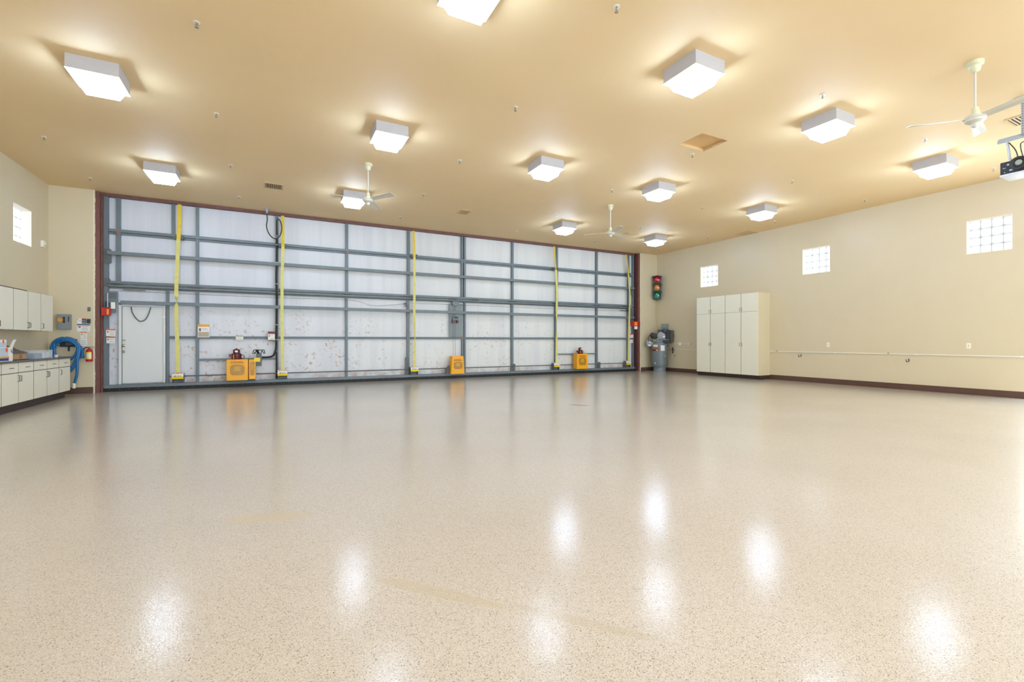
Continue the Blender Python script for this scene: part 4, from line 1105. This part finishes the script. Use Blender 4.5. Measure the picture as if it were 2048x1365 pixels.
# blue hose on its rack
hx, hz = onY(134.5, 690, YW - 0.12)
t = thing('blue_hose', 'thick blue hose coiled on a wall rack beside the cabinets', 'hose', (hx, YW - 0.10, hz + 0.05))
zt_ = onY(134, 676, YW - 0.12)[1] - (hz + 0.05)
coil = []
loops = [(0.225, 0.40, 0.00, 0), (0.243, 0.72, -0.045, 1), (0.20, 0.60, -0.06, 2), (0.24, 1.0, 0.03, 3)]
for k, (rx, drop, yo, s_) in enumerate(loops):
    cx_ = 0.015 * (k - 1.5)
    for j in range(36):
        a = math.pi / 2 - 2 * math.pi * j / 36
        x = cx_ + rx * math.cos(a) * (1.0 if math.sin(a) > 0 else (1 - 0.08 * abs(math.sin(a))))
        z = (zt_ - 0.03 * k) - 0.22 + (0.22 * math.sin(a) if math.sin(a) > 0 else drop * math.sin(a) * 0.78)
        coil.append((x, -0.06 + yo + 0.02 * math.sin(a * 2 + k), z))
coil = coil[:-25] + [(0.205, -0.11, -0.38), (0.205, -0.12, -0.60), (0.19, -0.12, -0.78), (0.155, -0.12, -0.94)]
MB().tube(smooth_path(coil, 3), 0.027, 10).build('hose_coil', m_blue, t, smooth=True)
e0 = coil[-1]
MB().cyl((e0[0] - 0.01, e0[1], e0[2] - 0.115), 0.031, 0.12, 'z', 14).build('hose_cuff', m_white, t, smooth=True)
MB().tube(smooth_path([(-0.19, -0.10, 0.02), (-0.20, -0.10, -0.15), (-0.185, -0.10, -0.33)], 5), 0.028, 10).build('hose_end', m_blue, t, smooth=True)
MB().cyl((-0.185, -0.10, -0.37), 0.031, 0.06, 'z', 14).build('hose_end_cuff', m_white, t, smooth=True)
t = thing('vacuum_inlet', 'dark wall rack and inlet box inside the blue hose coil', 'rack', (hx, YW, hz + 0.03))
MB().box(-0.16, 0.14, -0.03, 0.0, -0.08, 0.10).build('rack_plate', m_dprint, t, bevel=0.004)
MB().box(-0.05, 0.09, -0.045, -0.03, -0.04, 0.10).build('inlet_cover', m_greyd, t, bevel=0.004)
MB().tube([(-0.13, -0.03, -0.06), (-0.14, -0.2, -0.05), (-0.14, -0.2, 0.0)], 0.008, 6).tube([(0.11, -0.03, -0.06), (0.12, -0.2, -0.05), (0.12, -0.2, 0.0)], 0.008, 6).box(-0.01, 0.02, -0.06, -0.03, -0.18, -0.06).build('hooks', m_dprint, t)
# alarm sounder on the left wall
a = onX(83, 488, XL)
t = thing('alarm_sounder', 'small white alarm sounder on the left wall beside the window', 'alarm', (XL, a[0], a[1]))
MB().box(0.001, 0.05, -0.06, 0.06, -0.07, 0.07).build('sounder_body', m_white, t, bevel=0.008)
MB().lathe([(0.05, 0.05), (0.035, 0.075), (0.012, 0.085)], (0, 0, 0), 'x', 16).build('horn', m_fancream, t, smooth=True)

# ------------------------------------------------------------------ right wall
S0, S1, SM = 0.13, 2.79, 2.19
def tall(y1, y0, lab):
    w = y1 - y0
    doors = [(0, w / 2, SM, S1, w / 2 - 0.04, SM + 0.085), (w / 2, w, SM, S1, w / 2 + 0.04, SM + 0.085),
             (0, w / 2, S0, SM, w / 2 - 0.04, 1.12), (w / 2, w, S0, SM, w / 2 + 0.04, 1.12)]
    cabinet('storage_cabinet', lab, 'cabinet', (XR, y1, 0), R(-90), w, 0.60, S0, S1, doors, toe=1, group='tall cream storage cabinets on the right wall', side=m_creamside)
tall(11.728, 10.541, 'tall cream four door storage cabinet, the one nearer the compressor')
tall(10.538, 9.338, 'tall cream four door storage cabinet, the one nearer the camera')
# air pipe
def wallpipe(y0, y1, z, lab, r=0.011, fit=()):
    t = thing('air_pipe', lab, 'pipe', (XR - 0.022, (y0 + y1) / 2, z)); L_ = abs(y1 - y0)
    MB().tube([(0, -L_ / 2, 0), (0, L_ / 2, 0)], r, 10).build('pipe_run', m_white, t, smooth=True)
    b = MB()
    n = max(2, int(L_ / 1.2))
    for k in range(n):
        y = -L_ / 2 + 0.1 + (L_ - 0.2) * k / (n - 1); b.box(-0.008, 0.022, y - 0.01, y + 0.01, -r - 0.006, r + 0.006)
    b.build('clips', m_white, t)
    for y in fit:
        yy = y - (y0 + y1) / 2
        MB().box(-0.012, 0.012, yy - 0.02, yy + 0.02, 0.0, 0.035).cyl((-0.05, yy, 0.02), 0.009, 0.05, 'x', 8).build('outlet_fitting', m_galv, t)
wallpipe(9.33, 3.60, 0.90, 'long thin white air pipe along the right wall, near the camera', fit=(9.08, 6.10))
wallpipe(13.25, 11.74, 0.895, 'short thin pipe between the compressor and the storage cabinets', r=0.007)
def outlet(px, py, lab, dark=False, Y=None, zz=None):
    a = onX(px, py, XR)
    t = thing('wall_outlet', lab, 'outlet', (XR, a[0], a[1]))
    MB().box(-0.008, -0.001, -0.038, 0.038, -0.06, 0.06).build('cover_plate', m_white if not dark else m_fancream, t, bevel=0.002)
    MB().box(-0.012, -0.008, -0.017, 0.017, -0.036, 0.036).build('socket', m_fancream if not dark else m_dprint, t, bevel=0.002)
outlet(1656.5, 690, 'white wall outlet above the pipe, right of the storage cabinets')
outlet(1937.5, 692, 'white wall outlet above the pipe, near the right photo edge')
outlet(1350, 712, 'outlet with dark socket low on the wall beside the compressor', True)
def hook(px, py, lab):
    a = onX(px, py, XR)
    t = thing('wall_hook', lab, 'hook', (XR, a[0], a[1]), group='black hooks under the air pipe')
    MB().box(-0.010, -0.001, -0.008, 0.008, -0.04, 0.035).build('hook_plate', m_dprint, t)
    MB().tube(smooth_path([(-0.006, 0, -0.03), (-0.10, 0, -0.045), (-0.14, 0, -0.035), (-0.145, 0, 0.02)], 4), 0.008, 6).build('hook_arm', m_dprint, t)
hook(1602.5, 711, 'black wall hook below the pipe, closer to the storage cabinets')
hook(1818, 720.5, 'black wall hook below the pipe, closer to the right edge')
# raceway with two boxes beside the compressor
t = thing('raceway', 'white surface conduit with two boxes right of the compressor', 'conduit', (XR, 12.95, 1.12))
MB().tube([(-0.014, 0.75, 0.005), (-0.014, -0.37, 0.0)], 0.01, 8).build('conduit_run', m_white, t)
MB().box(-0.05, -0.001, 0.03, 0.13, -0.06, 0.06).build('junction_box', m_white, t, bevel=0.003)
MB().box(-0.04, -0.001, -0.46, -0.37, -0.055, 0.055).build('outlet_box', m_fancream, t, bevel=0.003)
# electrical box above compressor
a = onX(1326.2, 648.3, XR); c = onX(1337, 659, XR)
t = thing('junction_box', 'grey junction box on the wall above the air compressor', 'electrical box', (XR, (a[0] + c[0]) / 2, c[1])); w = abs(a[0] - c[0]); h = a[1] - c[1]
MB().box(-0.11, -0.001, -w / 2, w / 2, 0, h).build('enclosure', mat('switchgear_grey', (132, 140, 142)), t, bevel=0.004)
MB().box(-0.116, -0.109, -w / 2 + 0.01, w / 2 - 0.01, 0.01, h - 0.01).build('lid', mat('lid_grey', (140, 152, 150), rough=0.4), t)

# traffic light in the corner
TH = R(-45)
t = thing('traffic_light', 'three lens traffic light hung in the far right corner', 'traffic light', (14.02, 14.02, 2.945), TH)
w = 0.155; hh = 0.985
b = MB()
for k in range(3): b.box(-w, w, 0.0, 0.14, k * hh / 3 + 0.006, (k + 1) * hh / 3 - 0.006)
b.box(-w * 0.6, w * 0.6, 0.02, 0.12, 0, hh)
for k in range(3):
    for s_ in (-1, 1): b.box(s_ * (w + 0.02) - 0.02, s_ * (w + 0.02) + 0.02, 0.05, 0.09, (k + .5) * hh / 3 + 0.10, (k + .5) * hh / 3 + 0.14)
b.build('housing', mat('signal_dark_green', (44, 52, 50), rough=0.45, var=0.1), t, bevel=0.008)
for k, (nm, col) in enumerate((('green_lens', (10, 128, 84)), ('amber_lens', (190, 118, 16)), ('red_lens', (178, 14, 30)))):
    MB().lathe([(0.128, 0.0), (0.126, -0.012), (0.10, -0.030), (0.06, -0.042), (0.01, -0.047)], (0, 0, (k + 0.5) * hh / 3), 'y', 28).build(nm, mat(nm, col, rough=0.12, var=0.10, nscale=22, coat=0.6), t, smooth=True)
    vs = []; fs = []; n = 20
    for j in range(n + 1):
        a = R(-10 + 200 * j / n)
        for yy, rr in ((0.0, 0.140), (-0.15 + 0.03 * abs(math.cos(a)), 0.146), (0.0, 0.144), (-0.15 + 0.03 * abs(math.cos(a)), 0.150)):
            vs.append((rr * math.cos(a), yy, (k + 0.5) * hh / 3 + rr * math.sin(a)))
    for j in range(n):
        i = 4 * j; q = i + 4
        fs += [(i, q, q + 1, i + 1), (i + 2, i + 3, q + 3, q + 2), (i + 1, q + 1, q + 3, i + 3)]
    MB().add(vs, fs).build('visor', mat('signal_visor', (34, 38, 38), rough=0.5), t)
t = thing('corner_raceway', 'thin cream conduit running down the corner below the traffic light', 'conduit', (14.22, 14.23, 1.6))
MB().box(-0.012, 0.012, -0.012, 0.012, 0, 1.4).build('conduit_run', m_creamside, t)
MB().box(-0.02, 0.02, -0.02, 0.02, 1.36, 1.42).build('end_connector', m_creamside, t)

# ------------------------------------------------------------------ air compressor
t = thing('air_compressor', 'grey upright air compressor standing in the far right corner', 'air compressor', (13.86, 13.72, 0), R(-45.3))
MB().lathe([(0.0, 1.26), (0.10, 1.255), (0.20, 1.23), (0.27, 1.18), (0.305, 1.11), (0.31, 1.05), (0.31, 0.30), (0.30, 0.24), (0.25, 0.17), (0.10, 0.13)], n=36).build('tank', m_steelgrey, t, smooth=True)
MB().lathe([(0.235, 0.24), (0.235, 0.06), (0.265, 0.012), (0.265, 0.0), (0.22, 0.0), (0.22, 0.24)], n=32, cap=False).build('base_skirt', m_steelgrey, t, smooth=True)
for k in range(4):
    a = R(45 + 90 * k)
    MB().box(0.255 * math.cos(a) - 0.045, 0.255 * math.cos(a) + 0.045, 0.255 * math.sin(a) - 0.045, 0.255 * math.sin(a) + 0.045, 0.0, 0.012).build('foot', m_steelgrey, t)
MB().box(-0.30, 0.36, -0.20, 0.20, 1.27, 1.295).build('platform', m_steelgrey, t, bevel=0.004)
MB().box(-0.24, 0.30, -0.14, 0.14, 1.20, 1.27).build('platform_legs', m_greyd, t)
MB().lathe([(0.05, -0.14), (0.12, -0.13), (0.13, -0.10), (0.13, 0.12), (0.12, 0.14), (0.05, 0.15)], (-0.38, 0.0, 1.12), 'x', 24).build('electric_motor', mat('motor_grey', (140, 152, 162), rough=0.35, var=0.06), t, smooth=True)
MB().box(-0.44, -0.34, -0.135, -0.12, 1.03, 1.08).box(-0.40, -0.35, -0.135, -0.12, 1.16, 1.2).build('motor_plates', m_sticker, t)
MB().lathe([(0.06, -0.20), (0.14, -0.18), (0.165, -0.12), (0.165, 0.10), (0.12, 0.14)], (0.06, 0.0, 1.45), 'y', 28).box(-0.10, 0.22, -0.14, 0.13, 1.295, 1.36).build('crankcase', mat('motor_grey', (140, 152, 162)), t, smooth=True)
b = MB()
for k in range(8): b.cyl((-0.34 + k * 0.032, -0.06, 1.43), 0.125 - 0.014 * (k % 2), 0.02, 'x', 22)
b.lathe([(0.05, -0.11), (0.10, -0.09), (0.10, 0.05)], (-0.27, -0.12, 1.46), 'y', 18)
b.build('cylinder_fins', m_black, t)
b = MB()
for k in range(6): b.cyl((0.02, 0.0, 1.56 + k * 0.022), 0.11 - 0.012 * (k % 2), 0.014, 'z', 20)
b.cyl((0.02, 0, 1.50), 0.08, 0.19, 'z', 14)
b.build('cylinder_head', m_greyd, t)
MB().lathe([(0.035, -0.09), (0.085, -0.08), (0.09, 0.02), (0.05, 0.05)], (0.17, -0.12, 1.63), 'y', 22).build('air_filter', m_black, t, smooth=True)
MB().lathe([(0.03, -0.02), (0.235, -0.02), (0.245, 0.0), (0.235, 0.02), (0.03, 0.02)], (0.30, -0.02, 1.44), 'y', 32).build('flywheel', m_dprint, t, smooth=True)
MB().box(0.40, 0.53, -0.10, 0.16, 1.20, 1.66).build('belt_guard', mat('guard_olive', (78, 72, 56), rough=0.6, var=0.15, nscale=30), t, bevel=0.02)
MB().box(0.06, 0.40, -0.24, 0.0, 1.14, 1.25).build('intake_bracket', m_black, t, bevel=0.01)
MB().box(0.12, 0.21, -0.209, -0.202, 1.37, 1.47).build('red_label', m_sticker, t)
MB().box(0.12, 0.21, -0.211, -0.208, 1.43, 1.46).build('red_label_band', m_redp, t)
MB().tube(smooth_path([(-0.44, 0.0, 1.24), (-0.43, -0.03, 1.38), (-0.36, -0.05, 1.47), (-0.24, -0.05, 1.50), (-0.14, -0.03, 1.46)], 6), 0.010, 7).build('discharge_line', m_black, t, smooth=True)
MB().tube(smooth_path([(0.15, -0.32, 1.05), (0.26, -0.3, 1.10), (0.33, -0.2, 1.10), (0.34, -0.16, 1.0)], 6), 0.012, 7).build('pressure_pipe', m_steelgrey, t, smooth=True)
def wrap(nm, mm, a0, a1, z0, z1, r=0.3125):
    vs = []; fs = []; n = 14
    for k in range(n + 1):
        a = R(a0 + (a1 - a0) * k / n)
        for z in (z0, z1): vs.append((r * math.cos(a), r * math.sin(a), z))
    for k in range(n): fs.append((2 * k, 2 * k + 2, 2 * k + 3, 2 * k + 1))
    MB().add(vs, fs).build(nm, mm, t)
wrap('orange_band', mat('rust_orange_band', (176, 84, 44), rough=0.4), -170, -92, 0.90, 0.975)
wrap('dark_band', m_dprint, -160, -95, 0.83, 0.89)
wrap('band_mark', m_sticker, -115, -100, 0.845, 0.875, 0.314)
wrap('white_label', m_sticker, -82, -52, 0.84, 1.06)
wrap('upper_label', mat('label_cream', (226, 222, 196)), -145, -105, 1.0, 1.08)
wrap('small_tag', m_sticker, -128, -118, 0.32, 0.37)
MB().cyl((0.18, -0.30, 0.60), 0.03, 0.05, 'z', 10).tube([(0.18, -0.30, 0.6), (0.2, -0.33, 0.68)], 0.008, 6).build('drain_valve', m_brass, t)
b = MB()
for k in range(6): b.cyl((-0.22 + 0.06 * k, -0.24, 1.2 + 0.01 * (k % 2)), 0.018, 0.05, 'z', 8)
b.build('pressure_switch_row', m_galv, t)
# regulator and its brass fittings on the wall
t = thing('air_regulator', 'black air regulator with brass fittings between compressor and thin pipe', 'regulator', (XR - 0.06, 13.36, 0.86))
MB().lathe([(0.02, -0.02), (0.028, 0.0), (0.028, 0.07), (0.018, 0.08), (0.02, 0.12), (0.01, 0.125)], n=14).build('regulator_body', m_black, t, smooth=True)
MB().lathe([(0.02, -0.12), (0.024, -0.11), (0.024, -0.03)], n=12).build('filter_bowl', m_frost, t, smooth=True)
MB().tube([(0, 0.12, 0.03), (0, -0.12, 0.03)], 0.009, 8).tube(smooth_path([(0, 0.12, 0.03), (-0.05, 0.2, -0.02), (-0.1, 0.22, -0.15), (-0.12, 0.25, -0.25)], 5), 0.009, 8).build('fittings', m_brass, t)
MB().box(0.0, 0.059, -0.02, 0.02, 0.0, 0.05).build('mount', m_galv, t)

# ------------------------------------------------------------------ garage opener at the upper right
t = thing('garage_opener', 'black and silver garage door opener hung on steel strapping, right edge', 'garage door opener', (9.75, 2.757, H))
MB().box(0.0, 0.36, -0.46, 0.0, -1.085, -0.90).build('motor_case', m_dprint, t, bevel=0.01)
MB().box(-0.004, 0.364, -0.464, 0.004, -1.115, -1.085).build('silver_cover', mat('pale_silver', (206, 210, 222), rough=0.3, metal=0.3), t, bevel=0.006)
MB().lathe([(0.10, -0.012), (0.097, -0.024), (0.06, -0.028), (0.05, -0.014)], (0.0, -0.20, -0.965), 'x', 24).build('lamp_socket', m_black, t, smooth=True)
MB().lathe([(0.04, -0.014), (0.036, -0.02), (0.01, -0.022)], (0.0, -0.20, -0.955), 'x', 18).build('socket_face', mat('pale_dial', (150, 160, 150), rough=0.3), t)
b = MB().box(-0.004, 0.001, -0.10, -0.075, -0.965, -0.94).box(-0.004, 0.001, -0.16, -0.10, -1.05, -1.03).box(-0.004, 0.001, -0.06, -0.03, -1.0, -0.99).cyl((-0.006, -0.05, -1.06), 0.006, 0.006, 'x', 8)
b.build('terminals', m_galv, t)
MB().box(0.0, 0.03, -0.70, 0.03, -0.60, -0.56).box(0.03, 0.034, -0.70, 0.03, -0.60, -0.53).build('angle_iron', mat('slotted_steel', (160, 168, 176), rough=0.5, metal=0.0), t)
b = MB().box(-0.0, 0.004, -0.255, -0.22, -0.57, -0.02)
b.build('hanger_strap', mat('slotted_steel', (160, 168, 176)), t)
b = MB()
for k in range(14): b.cyl((-0.002, -0.237, -0.54 + k * 0.036), 0.006, 0.003, 'x', 8)
b.build('strap_holes', m_dprint, t)
MB().tube([(0.0, -0.30, -0.012), (0.0, -0.15, -0.012)], 0.02, 10).build('ceiling_pipe_mount', mat('blued_steel', (124, 134, 160), rough=0.3, metal=0.6), t, smooth=True)
b = MB(); pts = smooth_path([(0.02, -0.07, -0.60), (0.02, -0.09, -0.75), (0.02, -0.10, -0.86), (0.04, -0.12, -0.91)], 6)
b.tube(pts, 0.014, 10)
for p in pts: b.lathe([(0.017, -0.004), (0.017, 0.004)], tuple(p), 'z', 10)
b.build('flexible_conduit', m_galv, t)
MB().tube(smooth_path([(0.02, -0.09, -0.62), (0.02, -0.16, -0.76), (0.02, -0.19, -0.91)], 5), 0.007, 7).tube(smooth_path([(0.02, -0.5, -0.66), (0.02, -0.25, -0.66), (0.02, -0.21, -0.72), (0.02, -0.24, -0.90)], 5), 0.007, 7).build('wiring', m_black, t)
MB().box(0.36, 4.40, -0.26, -0.20, -0.98, -0.92).build('rail', m_galv, t)
